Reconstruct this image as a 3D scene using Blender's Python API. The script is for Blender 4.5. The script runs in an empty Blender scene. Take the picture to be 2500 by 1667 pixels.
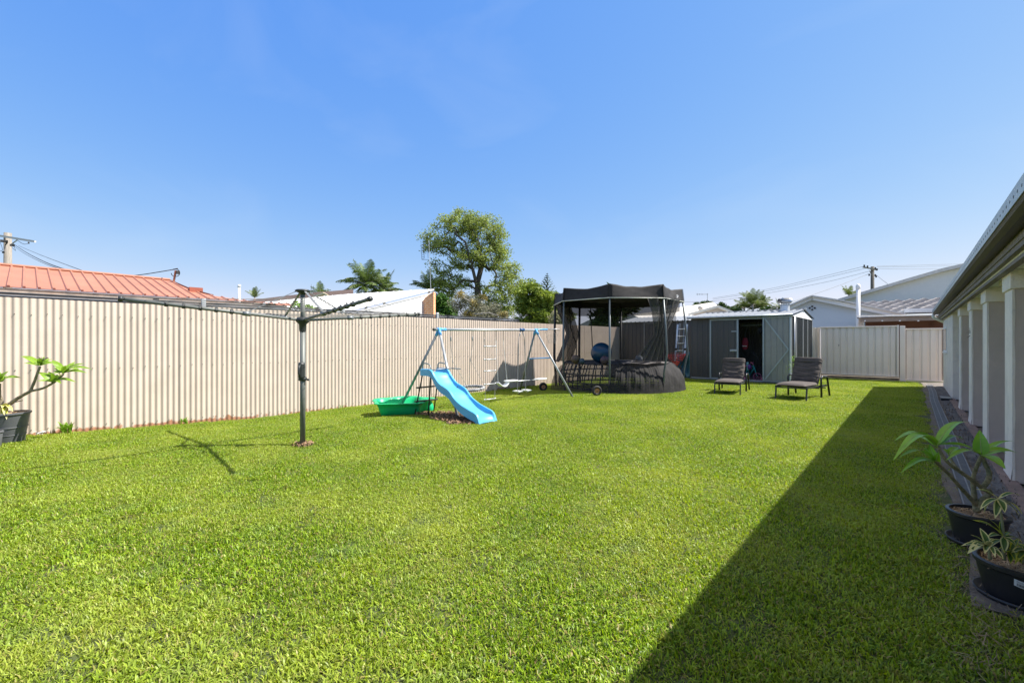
import bpy, math, random
import numpy as np
from math import sin, cos, pi, radians, atan, tan, sqrt, hypot, atan2
from mathutils import Vector, Matrix
random.seed(7); rng = np.random.default_rng(7)
scn = bpy.context.scene
COL = scn.collection
V = Vector
# ---------------- survey helpers: a sight line of the photograph met with a known real plane -----
FP = 1075.; CX = 1250.; CY = 834.; YAW = atan(975/FP); H = 1.285; SA, CA = sin(YAW), cos(YAW)
def ray(x, y):
    u = (x-CX)/FP; v = (y-CY)/FP
    return (-SA+u*CA, CA+u*SA, -v)
def pD(x, y, D):
    d = ray(x, y); return V((d[0]*D, d[1]*D, H+d[2]*D))
def pX(x, y, X): d = ray(x, y); return pD(x, y, X/d[0])
def pY(x, y, Y): d = ray(x, y); return pD(x, y, Y/d[1])
def pZ(x, y, Z=0.): d = ray(x, y); return pD(x, y, (Z-H)/d[2])
def pN(x, y, a, n):
    d = V(ray(x, y)); o = V((0, 0, H)); t = (a-o).dot(n)/d.dot(n); return o+d*t
def gz(X, Y):
    a = min(1, max(0, (-6-X)/2.5)); b = min(1, max(0, (Y+.2)/3.0))
    a = a*a*(3-2*a)
    return -.13*a*b
# ---------------- materials -----------------
def nt_new(name):
    m = bpy.data.materials.new(name); m.use_nodes = True
    nt = m.node_tree; b = nt.nodes['Principled BSDF']; return m, nt, b
def mat(name, col, rough=.6, metal=0., var=.12, scale=6., bump=0., bscale=60., alpha=1., trans=0., spec=.5, dirt=None, dscale=1.5, damt=.5, coat=0., stretch=None, col2=None, tcol=None):
    m, nt, b = nt_new(name); N = nt.nodes; L = nt.links
    tc = N.new('ShaderNodeTexCoord'); src = tc.outputs['Object']
    if stretch:
        mp = N.new('ShaderNodeMapping'); mp.inputs['Scale'].default_value = stretch
        L.new(src, mp.inputs['Vector']); src = mp.outputs['Vector']
    nz = N.new('ShaderNodeTexNoise'); nz.inputs['Scale'].default_value = scale; nz.inputs['Detail'].default_value = 6
    nz.inputs['Roughness'].default_value = .65
    L.new(src, nz.inputs['Vector'])
    rp = N.new('ShaderNodeValToRGB'); rp.color_ramp.elements[0].position = .3; rp.color_ramp.elements[1].position = .7
    c = np.array(col[:3]); lo = c*(1-var); hi = c*(1+var)
    if col2 is not None: lo = np.array(col2)
    rp.color_ramp.elements[0].color = (*lo, 1); rp.color_ramp.elements[1].color = (*np.minimum(hi, 1), 1)
    L.new(nz.outputs['Fac'], rp.inputs['Fac']); out = rp.outputs['Color']
    if dirt is not None:
        n2 = N.new('ShaderNodeTexNoise'); n2.inputs['Scale'].default_value = dscale; n2.inputs['Detail'].default_value = 9; n2.inputs['Roughness'].default_value = .7
        L.new(src, n2.inputs['Vector'])
        r2 = N.new('ShaderNodeMapRange'); r2.inputs[1].default_value = .48; r2.inputs[2].default_value = .75; r2.inputs[4].default_value = damt
        L.new(n2.outputs['Fac'], r2.inputs[0])
        mx = N.new('ShaderNodeMix'); mx.data_type = 'RGBA'; L.new(r2.outputs[0], mx.inputs['Factor']); L.new(out, mx.inputs[6]); mx.inputs[7].default_value = (*dirt, 1)
        out = mx.outputs[2]
    L.new(out, b.inputs['Base Color'])
    b.inputs['Roughness'].default_value = rough; b.inputs['Metallic'].default_value = metal
    b.inputs['Specular IOR Level'].default_value = spec; b.inputs['Coat Weight'].default_value = coat
    if bump > 0:
        nb = N.new('ShaderNodeTexNoise'); nb.inputs['Scale'].default_value = bscale; nb.inputs['Detail'].default_value = 5
        L.new(src, nb.inputs['Vector'])
        bp = N.new('ShaderNodeBump'); bp.inputs['Strength'].default_value = bump; bp.inputs['Distance'].default_value = .02
        L.new(nb.outputs['Fac'], bp.inputs['Height']); L.new(bp.outputs['Normal'], b.inputs['Normal'])
    sh = b.outputs[0]; outn = N['Material Output']
    if trans > 0:
        t = N.new('ShaderNodeBsdfTranslucent')
        if tcol is not None: t.inputs['Color'].default_value = (*tcol, 1)
        else: L.new(out, t.inputs['Color'])
        ms = N.new('ShaderNodeMixShader'); ms.inputs[0].default_value = trans
        L.new(sh, ms.inputs[1]); L.new(t.outputs[0], ms.inputs[2]); sh = ms.outputs[0]
    if alpha < 1:
        t = N.new('ShaderNodeBsdfTransparent'); ms = N.new('ShaderNodeMixShader'); ms.inputs[0].default_value = alpha
        L.new(t.outputs[0], ms.inputs[1]); L.new(sh, ms.inputs[2]); sh = ms.outputs[0]
    L.new(sh, outn.inputs['Surface'])
    return m
# ---------------- mesh builder -----------------
class MB:
    def __init__(s): s.v = []; s.f = []
    def add(s, vs, fs):
        o = len(s.v); s.v += [V(p) for p in vs]; s.f += [tuple(i+o for i in f) for f in fs]; return s
    def quad(s, *p): return s.add(p, [tuple(range(len(p)))])
    def box(s, c, d, M=None):
        x, y, z = d[0]/2, d[1]/2, d[2]/2; c = V(c)
        vs = [V((i*x, j*y, k*z)) for i in (-1, 1) for j in (-1, 1) for k in (-1, 1)]
        if M is not None: vs = [M @ p for p in vs]
        return s.add([p+c for p in vs], [(0, 1, 3, 2), (4, 6, 7, 5), (0, 4, 5, 1), (2, 3, 7, 6), (0, 2, 6, 4), (1, 5, 7, 3)])
    def bb(s, x0, x1, y0, y1, z0, z1): return s.box(((x0+x1)/2, (y0+y1)/2, (z0+z1)/2), (x1-x0, y1-y0, z1-z0))
    def bar(s, a, b, w, h, up=(0, 0, 1)):
        a, b = V(a), V(b); d = (b-a).normalized(); sx = d.cross(V(up))
        if sx.length < 1e-4: sx = d.cross(V((1, 0, 0)))
        sx.normalize(); uz = sx.cross(d)
        q = [(-1, -1), (1, -1), (1, 1), (-1, 1)]
        vs = [p+sx*(i*w/2)+uz*(j*h/2) for p in (a, b) for i, j in q]
        return s.add(vs, [(3, 2, 1, 0), (4, 5, 6, 7), (0, 1, 5, 4), (1, 2, 6, 5), (2, 3, 7, 6), (3, 0, 4, 7)])
    def tube(s, pts, r, n=8, caps=True):
        pts = [V(p) for p in pts]; m = len(pts)
        rs = r if isinstance(r, (list, tuple)) else [r]*m
        vs = []; prev = None
        for i, p in enumerate(pts):
            d = (pts[min(i+1, m-1)]-pts[max(i-1, 0)])
            d = d.normalized() if d.length > 1e-9 else V((0, 0, 1))
            if prev is None:
                a = d.cross(V((0, 0, 1))); a = a if a.length > .05 else d.cross(V((1, 0, 0))); a.normalize()
            else:
                a = prev-d*prev.dot(d); a = a if a.length > 1e-6 else d.orthogonal(); a.normalize()
            prev = a; b = d.cross(a)
            for k in range(n):
                t = 2*pi*k/n; vs.append(p+(a*cos(t)+b*sin(t))*rs[i])
        fs = [(i*n+k, i*n+(k+1) % n, (i+1)*n+(k+1) % n, (i+1)*n+k) for i in range(m-1) for k in range(n)]
        if caps: fs += [tuple(range(n-1, -1, -1)), tuple((m-1)*n+k for k in range(n))]
        return s.add(vs, fs)
    def lathe(s, c, prof, n=24, sx=1, sy=1, closed=False, fn=None):
        c = V(c); vs = []
        for r, z in prof:
            for k in range(n):
                t = 2*pi*k/n; q = fn(t) if fn else 1
                vs.append(c+V((r*cos(t)*sx*q, r*sin(t)*sy*q, z)))
        m = len(prof)
        fs = [(i*n+k, i*n+(k+1) % n, (i+1)*n+(k+1) % n, (i+1)*n+k) for i in range(m-1) for k in range(n)]
        return s.add(vs, fs)
    def ball(s, c, r, n=20, m=12, sc=(1, 1, 1)):
        c = V(c); vs = [c+V((r*sc[0]*sin(pi*i/m)*cos(2*pi*k/n), r*sc[1]*sin(pi*i/m)*sin(2*pi*k/n), r*sc[2]*cos(pi*i/m))) for i in range(m+1) for k in range(n)]
        return s.add(vs, [(i*n+k, (i+1)*n+k, (i+1)*n+(k+1) % n, i*n+(k+1) % n) for i in range(m) for k in range(n)])
    def grid(s, fn, nu, nv, cu=False):
        vs = [fn(i/nu, j/nv) for i in range(nu+1) for j in range(nv+1)]; w = nv+1
        return s.add(vs, [(i*w+j, (i+1)*w+j, (i+1)*w+j+1, i*w+j+1) for i in range(nu) for j in range(nv)])
    def prism(s, poly, off):
        off = V(off); n = len(poly); a = [V(p) for p in poly]
        return s.add(a+[p+off for p in a], [tuple(range(n)), tuple(range(2*n-1, n-1, -1))]+[(i, (i+1) % n, n+(i+1) % n, n+i) for i in range(n)])
    def leaf(s, a, b, w, up=(0, 0, 1), arch=.12, fold=.25, n=7, shape=.62):
        a, b = V(a), V(b); d = b-a; Lg = d.length; dn = d/Lg; up = V(up)
        sd = dn.cross(up)
        if sd.length < .05: sd = dn.orthogonal()
        sd.normalize(); un = sd.cross(dn)
        vs = []
        for i in range(n+1):
            t = i/n; ww = w/2*(sin(pi*t**shape)**.8 if 0 < t < 1 else .04)
            c = a+d*t+un*(arch*Lg*sin(pi*t))
            for j in (-1, -.5, 0, .5, 1):
                vs.append(c+sd*(ww*j)+un*(abs(j)*ww*fold))
        return s.add(vs, [(i*5+j, i*5+j+1, (i+1)*5+j+1, (i+1)*5+j) for i in range(n) for j in range(4)])
    def build(s, name, m, parent=None, smooth=False, local=False, bevel=0, subs=0, solid=0, auto=None):
        me = bpy.data.meshes.new(name)
        off = V((0, 0, 0))
        if parent is not None and not local:
            q = parent
            while q is not None: off = off+q.location; q = q.parent
        me.from_pydata([tuple(p-off) for p in s.v], [], s.f); me.update()
        o = bpy.data.objects.new(name, me); COL.objects.link(o)
        if m is not None: me.materials.append(m)
        if smooth: me.polygons.foreach_set('use_smooth', [True]*len(me.polygons))
        if parent is not None: o.parent = parent
        if solid:
            md = o.modifiers.new('solid', 'SOLIDIFY'); md.thickness = solid; md.offset = 0
        if bevel:
            md = o.modifiers.new('bevel', 'BEVEL'); md.width = bevel; md.segments = 2; md.limit_method = 'ANGLE'; md.angle_limit = radians(40)
        if subs:
            md = o.modifiers.new('subd', 'SUBSURF'); md.levels = subs; md.render_levels = subs
        return o
def tag(o, label=None, cat=None, group=None, kind=None):
    if label: o['label'] = label
    if cat: o['category'] = cat
    if group: o['group'] = group
    if kind: o['kind'] = kind
    return o
def empty(name, loc, label, cat, group=None, rz=0):
    o = bpy.data.objects.new(name, None); o.location = loc; o.rotation_euler = (0, 0, rz); o.empty_display_size = .1
    COL.objects.link(o); return tag(o, label, cat, group)
def kids(o): return [c for c in bpy.data.objects if c.parent == o]
def copy_tree(o, parent=None):
    c = o.copy(); COL.objects.link(c)
    if parent is not None: c.parent = parent
    for ch in kids(o): copy_tree(ch, c)
    return c
def npmesh(name, verts, faces4, m, parent=None, attr=None, smooth=False):
    me = bpy.data.meshes.new(name); n = len(faces4); k = faces4.shape[1]
    off = np.zeros(3)
    q = parent
    while q is not None: off = off+np.array(q.location); q = q.parent
    me.vertices.add(len(verts)); me.vertices.foreach_set('co', (verts-off).astype(np.float32).ravel())
    me.loops.add(n*k); me.loops.foreach_set('vertex_index', faces4.astype(np.int32).ravel())
    me.polygons.add(n); me.polygons.foreach_set('loop_start', np.arange(0, n*k, k, dtype=np.int32))
    try: me.polygons.foreach_set('loop_total', np.full(n, k, dtype=np.int32))
    except Exception: pass
    if attr:
        for an, arr in attr.items():
            a = me.attributes.new(an, 'FLOAT', 'POINT'); a.data.foreach_set('value', arr.astype(np.float32))
    me.update(calc_edges=True); me.validate()
    if m: me.materials.append(m)
    o = bpy.data.objects.new(name, me); COL.objects.link(o)
    if parent is not None: o.parent = parent
    return o

# ---------------- camera, world, sun -----------------
cam = bpy.data.cameras.new('Camera'); co = bpy.data.objects.new('Camera', cam); COL.objects.link(co); scn.camera = co
cam.sensor_width = 36; cam.lens = FP/2500*36; cam.shift_y = (834-833.5)/2500; cam.clip_end = 3000; cam.clip_start = .05
co.location = (0, 0, H); co.rotation_euler = (pi/2, 0, YAW)
SUN = V((.57, .53, 1.0)).normalized(); ELEV = math.asin(SUN.z); SAZ = atan2(SUN.y, SUN.x)
w = bpy.data.worlds.new('World'); scn.world = w; w.use_nodes = True
nt = w.node_tree; bg = nt.nodes['Background']; sky = nt.nodes.new('ShaderNodeTexSky'); sky.sky_type = 'NISHITA'
sky.sun_disc = False; sky.sun_elevation = ELEV; sky.sun_rotation = pi/2-SAZ; sky.altitude = 50; sky.air_density = 1.0; sky.dust_density = .3; sky.ozone_density = 1.0

EXPO = 1.3
spx = nt.nodes.new('ShaderNodeSeparateColor'); cmb = nt.nodes.new('ShaderNodeCombineColor'); nt.links.new(sky.outputs[0], spx.inputs[0])
for i_, (p_, c_) in enumerate(((1.07, 1.55), (.62, 1.07), (.10, 1.02))):   # the camera's colour response for the blue of the sky
    pw = nt.nodes.new('ShaderNodeMath'); pw.operation = 'POWER'; pw.inputs[1].default_value = p_; nt.links.new(spx.outputs[i_], pw.inputs[0])
    mu = nt.nodes.new('ShaderNodeMath'); mu.operation = 'MULTIPLY'; mu.inputs[1].default_value = c_*.1**p_/(2**EXPO*.1); nt.links.new(pw.outputs[0], mu.inputs[0]); nt.links.new(mu.outputs[0], cmb.inputs[i_])

mn = nt.nodes.new('ShaderNodeMath'); mn.operation = 'MULTIPLY'; mn.inputs[1].default_value = .93; m3_ = nt.nodes.new('ShaderNodeMath'); m3_.operation = 'MINIMUM'
nt.links.new(cmb.inputs[1].links[0].from_socket, mn.inputs[0]); rr_ = cmb.inputs[0].links[0].from_socket; nt.links.new(mn.outputs[0], m3_.inputs[0]); nt.links.new(rr_, m3_.inputs[1]); nt.links.new(m3_.outputs[0], cmb.inputs[0])
# warm white overhead sky, added out of view as soft fill for the shade
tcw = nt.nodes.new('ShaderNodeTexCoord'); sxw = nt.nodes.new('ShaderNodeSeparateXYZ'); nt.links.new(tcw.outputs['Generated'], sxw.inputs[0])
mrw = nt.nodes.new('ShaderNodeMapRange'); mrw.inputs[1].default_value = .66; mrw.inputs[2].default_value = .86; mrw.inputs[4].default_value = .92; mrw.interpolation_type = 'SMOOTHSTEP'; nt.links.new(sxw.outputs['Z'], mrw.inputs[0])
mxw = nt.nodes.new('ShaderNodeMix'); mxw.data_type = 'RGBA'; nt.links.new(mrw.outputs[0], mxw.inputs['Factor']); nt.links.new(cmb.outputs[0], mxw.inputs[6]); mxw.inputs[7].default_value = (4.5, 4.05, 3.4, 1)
# faint wisps of cirrus
nzw = nt.nodes.new('ShaderNodeTexNoise'); mpw = nt.nodes.new('ShaderNodeMapping'); mpw.inputs['Scale'].default_value = (1.6, 3.5, 5.5); mpw.inputs['Rotation'].default_value = (.3, .5, .9); nt.links.new(tcw.outputs['Generated'], mpw.inputs[0]); nt.links.new(mpw.outputs[0], nzw.inputs['Vector']); nzw.inputs['Scale'].default_value = 1.1; nzw.inputs['Detail'].default_value = 7; nzw.inputs['Distortion'].default_value = .6
mrc = nt.nodes.new('ShaderNodeMapRange'); mrc.inputs[1].default_value = .52; mrc.inputs[2].default_value = .80; mrc.inputs[4].default_value = .11; nt.links.new(nzw.outputs['Fac'], mrc.inputs[0])
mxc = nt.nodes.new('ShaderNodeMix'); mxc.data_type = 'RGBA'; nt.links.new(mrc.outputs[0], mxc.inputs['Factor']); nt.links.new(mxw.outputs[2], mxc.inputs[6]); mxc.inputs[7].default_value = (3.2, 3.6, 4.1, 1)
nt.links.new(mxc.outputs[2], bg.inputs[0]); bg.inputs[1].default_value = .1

ld = bpy.data.lights.new('Sun', 'SUN'); ld.energy = 4.0; ld.angle = radians(.53); ld.color = (1, .945, .885)
lo = bpy.data.objects.new('Sun', ld); COL.objects.link(lo); lo.rotation_euler = SUN.to_track_quat('Z', 'Y').to_euler(); lo.location = (0, 0, 30)
scn.view_settings.view_transform = 'Standard'; scn.view_settings.look = 'None'; scn.view_settings.exposure = EXPO; scn.view_settings.gamma = 1
scn.cycles.max_bounces = 8; scn.cycles.transparent_max_bounces = 24

# ---------------- shared materials -----------------
M = {}
M['cream'] = None
M['soil'] = mat('soil', (.16, .12, .08), .95, var=.4, scale=4, bump=.8, bscale=40)
M['black_plastic'] = mat('black_plastic', (.022, .022, .025), .38, var=.3, scale=3)
M['grey_plastic'] = mat('grey_plastic', (.11, .115, .125), .5, var=.12, scale=3, bump=.05)
M['mulch'] = mat('mulch', (.24, .15, .085), .9, var=.45, scale=45, bump=1, bscale=80, col2=(.08, .05, .03))
M['hoist'] = mat('hoist_green', (.145, .158, .145), .5, metal=.1, var=.12, scale=4)
M['hoist_dark'] = mat('hoist_dark', (.03, .035, .035), .45, var=.2)
M['galv'] = mat('galvanised', (.55, .57, .58), .42, metal=.6, var=.12, scale=8)
M['steel'] = mat('steel', (.62, .63, .64), .35, metal=.4, var=.12, scale=10)
M['greytube'] = mat('grey_tube', (.20, .215, .22), .4, metal=.3, var=.15)
M['darktube'] = mat('dark_tube', (.055, .055, .055), .45, metal=.3, var=.2)
M['blue'] = mat('slide_blue', (.09, .40, .68), .42, var=.08, scale=3, spec=.4)
M['bluecap'] = mat('blue_cap', (.10, .36, .72), .4, var=.06)
M['white_plastic'] = mat('white_plastic', (.74, .76, .76), .4, var=.05)
M['poolgreen'] = mat('pool_green', (.02, .58, .24), .36, var=.06, trans=.25)
M['rope'] = mat('rope', (.30, .29, .27), .8, var=.2)
M['chain'] = mat('chain', (.30, .24, .19), .5, metal=.6, var=.3)
M['darksteel'] = mat('shed_charcoal', (.085, .082, .078), .48, metal=.1, var=.10, scale=2.5, stretch=(1, 1, .3))
M['shedroof'] = mat('shed_zinc_roof', (.20, .215, .235), .5, metal=.3, var=.08, scale=3)
M['doorpale'] = mat('door_inside', (.29, .285, .265), .5, metal=.1, var=.06)
M['trimpale'] = mat('pale_trim', (.36, .41, .43), .45, metal=.2, var=.06)
M['white'] = mat('white_paint', (.78, .78, .77), .6, var=.04, scale=2)
M['fabric'] = mat('cushion_fabric', (.075, .063, .057), .9, var=.16, scale=60, bump=.25, bscale=220, dirt=(.13, .12, .115), dscale=7, damt=.5)
M['frame'] = mat('lounge_frame', (.035, .037, .04), .4, metal=.3, var=.15)
M['shade'] = mat('shade_cloth', (.020, .019, .019), .75, var=.3, scale=7, bump=.3, bscale=120, spec=.35)
M['net'] = mat('mesh_net', (.022, .021, .020), .8, alpha=.56)
M['legtube'] = mat('leg_tube', (.33, .35, .36), .45, metal=.15, var=.12)
M['netd'] = mat('dense_net', (.032, .030, .029), .8, alpha=.84, var=.3)
M['skirtL'] = mat('skirt_net', (.035, .033, .032), .8, alpha=.5, var=.3)
M['skirtR'] = mat('skirt_cloth', (.025, .024, .0235), .8, alpha=.95, var=.45, scale=4, bump=.5, bscale=14, spec=.25)
M['skirtM'] = mat('skirt_thin', (.022, .021, .021), .8, alpha=.84, var=.5, scale=4, spec=.25)
M['bark'] = mat('bark', (.17, .14, .11), .9, var=.35, scale=8, bump=.6)
M['barkdark'] = mat('bark_dark', (.09, .075, .06), .9, var=.35, scale=8, bump=.6)
M['barkpale'] = mat('bark_pale', (.34, .31, .27), .9, var=.25, scale=8)
M['timber'] = mat('weathered_timber', (.26, .235, .20), .85, var=.3, scale=3, bump=.5, stretch=(6, 6, .5))
M['wire'] = mat('wire', (.03, .03, .032), .6)
M['rubber'] = mat('rubber', (.02, .02, .02), .7)
M['orange_hub'] = mat('orange_hub', (.55, .26, .10), .5)
# ---------------- ground -----------------
def ground():
    xs = np.concatenate([np.linspace(-600, -40, 8), np.linspace(-30, -9.6, 8), np.linspace(-9.2, -5.6, 19), np.linspace(-5, 1, 7), np.linspace(5, 600, 9)])
    ys = np.concatenate([np.linspace(-300, -8, 6), np.linspace(-4, 20, 49), np.linspace(24, 700, 10)])
    b = MB()
    nx, ny = len(xs), len(ys)
    vs = [(x, y, gz(x, y)-.004) for x in xs for y in ys]
    b.add(vs, [(i*ny+j, (i+1)*ny+j, (i+1)*ny+j+1, i*ny+j+1) for i in range(nx-1) for j in range(ny-1)])
    m = mat('lawn_soil', (.06, .08, .022), .95, var=.4, scale=3, bump=.6, bscale=50, dirt=(.07, .055, .03), dscale=2, damt=.6)
    tag(b.build('ground', m), kind='structure')
ground()
BARE = [(-5.59, 2.3, .11), (-5.75, 4.86, .36), (-5.35, 4.72, .28), (-6.1, 4.9, .26), (-6.4, 4.75, .15), (-.62, 4.05, .04), (-1.9, 4.6, .035), (-2.5, 6.3, .05)]
def lawn_mesh():
    # loose vertices where a tuft of turf stands + the two tufts themselves, instanced by geometry nodes
    pts = []
    sp = .115
    for i in range(int(9.8/sp)):
        for j in range(int(20.6/sp)):
            x = -8.98+i*sp+random.uniform(-.06, .06); y = -1.6+j*sp+random.uniform(-.06, .06)
            edge = .2+.05*sin(y*2.3)+.035*sin(y*7.1+1)
            if y < 3.15:
                edge = .75
                if x > .2 and random.random() < .45: continue
            if x > edge or x < -8.96 or y > 19.0: continue
            if x > edge-.12 and random.random() < .35: continue
            if -8.95 < x < -2.7 and y > 15.35: continue
            dep = -SA*x+CA*y
            if dep < 1.0 and not (x < -5): continue
            if any(hypot(x-a, y-b) < r*(.8+.4*random.random()) for a, b, r in BARE): continue
            pts.append((x, y, gz(x, y)))
    n = len(pts)
    def tuft(nb, R, lmin, lmax, wd, seed):
        r = np.random.default_rng(seed)
        ang = r.uniform(0, 2*pi, nb); rad = R*np.sqrt(r.uniform(0, 1, nb)); bx, by = rad*np.cos(ang), rad*np.sin(ang)
        L = r.uniform(lmin, lmax, nb); az = r.uniform(0, 2*pi, nb); lean = r.uniform(.35, 1.45, nb); wv = wd*r.uniform(.7, 1.3, nb)
        # runners lie flatter and share a heading in clumps
        vs = []; bc = []
        fx = []
        dx, dy = np.cos(az), np.sin(az); sx, sy = -dy, dx
        tw = r.uniform(-.6, .6, nb); c0 = r.uniform(0, 1, nb)
        P0 = np.stack([bx, by, np.full(nb, -.004)], 1)
        h1 = L*.55
        P1 = P0+np.stack([dx*h1*np.sin(lean*.6), dy*h1*np.sin(lean*.6), h1*np.cos(lean*.6)], 1)
        P2 = P1+np.stack([dx*L*.45*np.sin(lean*1.35), dy*L*.45*np.sin(lean*1.35), L*.45*np.cos(lean*1.35)], 1)
        S = np.stack([sx*np.cos(tw), sy*np.cos(tw), np.sin(tw)], 1)*wv[:, None]/2
        A = np.stack([P0-S*.7, P0+S*.7, P1-S, P1+S, P2-S*.15, P2+S*.15], 1).reshape(-1, 3)
        idx = np.arange(nb)[:, None]*6
        F = np.concatenate([idx+np.array([[0, 1, 3, 2]]), idx+np.array([[2, 3, 5, 4]])], 0)
        return A, F, np.repeat(c0, 6)
    T = [tuft(290, .115, .016, .036, .0052, 1), tuft(300, .115, .014, .032, .0044, 2), tuft(270, .12, .018, .044, .0062, 3)]
    verts = [np.array(pts)]; faces = []; pa = np.array(pts); dep_ = -SA*pa[:, 0]+CA*pa[:, 1]+.6*np.sin(pa[:, 0]*1.7)+.6*np.sin(pa[:, 1]*1.3); pc3 = np.clip(.50-.085*dep_, .06, .42); u_ = rng.uniform(0, 1, n); gid = [np.where(u_ < pc3, 2, np.where(u_ < pc3+(1-pc3)*.5, 0, 1))]; bc = [np.zeros(n)]; off = n
    for k, (A, F, c) in enumerate(T):
        verts.append(A); faces.append(F+off); off += len(A); gid.append(np.full(len(A), 3+k)); bc.append(c)
    VV = np.concatenate(verts); FF = np.concatenate(faces)
    me = bpy.data.meshes.new('grass'); me.vertices.add(len(VV)); me.vertices.foreach_set('co', VV.astype(np.float32).ravel())
    me.loops.add(len(FF)*4); me.loops.foreach_set('vertex_index', FF.astype(np.int32).ravel())
    me.polygons.add(len(FF)); me.polygons.foreach_set('loop_start', np.arange(0, len(FF)*4, 4, dtype=np.int32))
    g = me.attributes.new('gid', 'INT', 'POINT'); g.data.foreach_set('value', np.concatenate(gid).astype(np.int32))
    a = me.attributes.new('bc', 'FLOAT', 'POINT'); a.data.foreach_set('value', np.concatenate(bc).astype(np.float32))
    me.update(calc_edges=True)
    # material
    m, nt, b = nt_new('grass_blades'); N = nt.nodes; L = nt.links
    at = N.new('ShaderNodeAttribute'); at.attribute_name = 'bc'
    rp = N.new('ShaderNodeValToRGB'); e = rp.color_ramp.elements
    e[0].color = (*G_LO, 1); e[1].color = (*G_HI, 1); e[1].position = .84; e.new(.45).color = (*G_MID, 1)
    z = e.new(.93); z.color = (.33, .30, .10, 1); z = e.new(.99); z.color = (.30, .22, .10, 1)
    L.new(at.outputs['Fac'], rp.inputs[0])
    ge = N.new('ShaderNodeNewGeometry')
    def nz(sc, lo, hi, det=4):
        t = N.new('ShaderNodeTexNoise'); t.inputs['Scale'].default_value = sc; t.inputs['Detail'].default_value = det; L.new(ge.outputs['Position'], t.inputs['Vector'])
        r = N.new('ShaderNodeMapRange'); r.inputs[1].default_value = lo; r.inputs[2].default_value = hi; L.new(t.outputs['Fac'], r.inputs[0]); return r.outputs[0]
    def mix(fac, a, col, amt=1., bt='MIX'):
        x = N.new('ShaderNodeMix'); x.data_type = 'RGBA'; x.blend_type = bt
        mu = N.new('ShaderNodeMath'); mu.operation = 'MULTIPLY'; mu.inputs[1].default_value = amt; L.new(fac, mu.inputs[0]); L.new(mu.outputs[0], x.inputs['Factor'])
        L.new(a, x.inputs[6]); x.inputs[7].default_value = (*col, 1); return x.outputs[2]
    c = rp.outputs[0]
    c = mix(nz(.9, .42, .68), c, G_DRY, .55)
    c = mix(nz(3.3, .52, .75), c, G_DULL, .5)
    c = mix(nz(7, .60, .74, 6), c, (.24, .20, .07), .5)
    c = mix(nz(1.7, .35, .6), c, (1.35, 1.3, 1.2), .35, 'MULTIPLY')
    L.new(c, b.inputs['Base Color']); b.inputs['Roughness'].default_value = .42; b.inputs['Specular IOR Level'].default_value = .3
    t = N.new('ShaderNodeBsdfTranslucent'); hs = N.new('ShaderNodeHueSaturation'); hs.inputs['Saturation'].default_value = 1.15; hs.inputs['Value'].default_value = 1.3; hs.inputs['Hue'].default_value = .49
    L.new(c, hs.inputs['Color']); L.new(hs.outputs[0], t.inputs['Color'])
    ms = N.new('ShaderNodeMixShader'); ms.inputs[0].default_value = .38; L.new(b.outputs[0], ms.inputs[1]); L.new(t.outputs[0], ms.inputs[2]); L.new(ms.outputs[0], N['Material Output'].inputs['Surface'])
    me.materials.append(m)
    o = bpy.data.objects.new('grass', me); COL.objects.link(o); tag(o, kind='stuff')
    # nodes
    ng = bpy.data.node_groups.new('turf', 'GeometryNodeTree')
    ng.interface.new_socket('Geometry', in_out='INPUT', socket_type='NodeSocketGeometry'); ng.interface.new_socket('Geometry', in_out='OUTPUT', socket_type='NodeSocketGeometry')
    gi = ng.nodes.new('NodeGroupInput'); go = ng.nodes.new('NodeGroupOutput'); at = ng.nodes.new('GeometryNodeInputNamedAttribute'); at.data_type = 'INT'; at.inputs['Name'].default_value = 'gid'
    def sel(k):
        cp = ng.nodes.new('FunctionNodeCompare'); cp.data_type = 'INT'; cp.operation = 'EQUAL'; cp.inputs[3].default_value = k; ng.links.new(at.outputs['Attribute'], cp.inputs[2])
        s = ng.nodes.new('GeometryNodeSeparateGeometry'); s.domain = 'POINT'; ng.links.new(gi.outputs[0], s.inputs[0]); ng.links.new(cp.outputs[0], s.inputs[1]); return s.outputs[0]
    J = ng.nodes.new('GeometryNodeJoinGeometry')
    for k in range(3):
        ip = ng.nodes.new('GeometryNodeInstanceOnPoints'); ng.links.new(sel(k), ip.inputs['Points']); ng.links.new(sel(3+k), ip.inputs['Instance'])
        rv = ng.nodes.new('FunctionNodeRandomValue'); rv.data_type = 'FLOAT_VECTOR'; rv.inputs[0].default_value = (-.05, -.05, 0); rv.inputs[1].default_value = (.05, .05, 6.283)
        ng.links.new(rv.outputs[0], ip.inputs['Rotation'])
        rs = ng.nodes.new('FunctionNodeRandomValue'); rs.data_type = 'FLOAT_VECTOR'; rs.inputs[0].default_value = (.9, .9, .7); rs.inputs[1].default_value = (1.15, 1.15, 1.25); rs.inputs['Seed'].default_value = 5
        ng.links.new(rs.outputs[0], ip.inputs['Scale']); ng.links.new(ip.outputs[0], J.inputs[0])
    ng.links.new(J.outputs[0], go.inputs[0])
    md = o.modifiers.new('turf', 'NODES'); md.node_group = ng
G_LO = (.042, .090, .004); G_MID = (.185, .32, .009); G_HI = (.37, .49, .045); G_DRY = (.40, .45, .09); G_DULL = (.19, .285, .075)
lawn_mesh()
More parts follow.
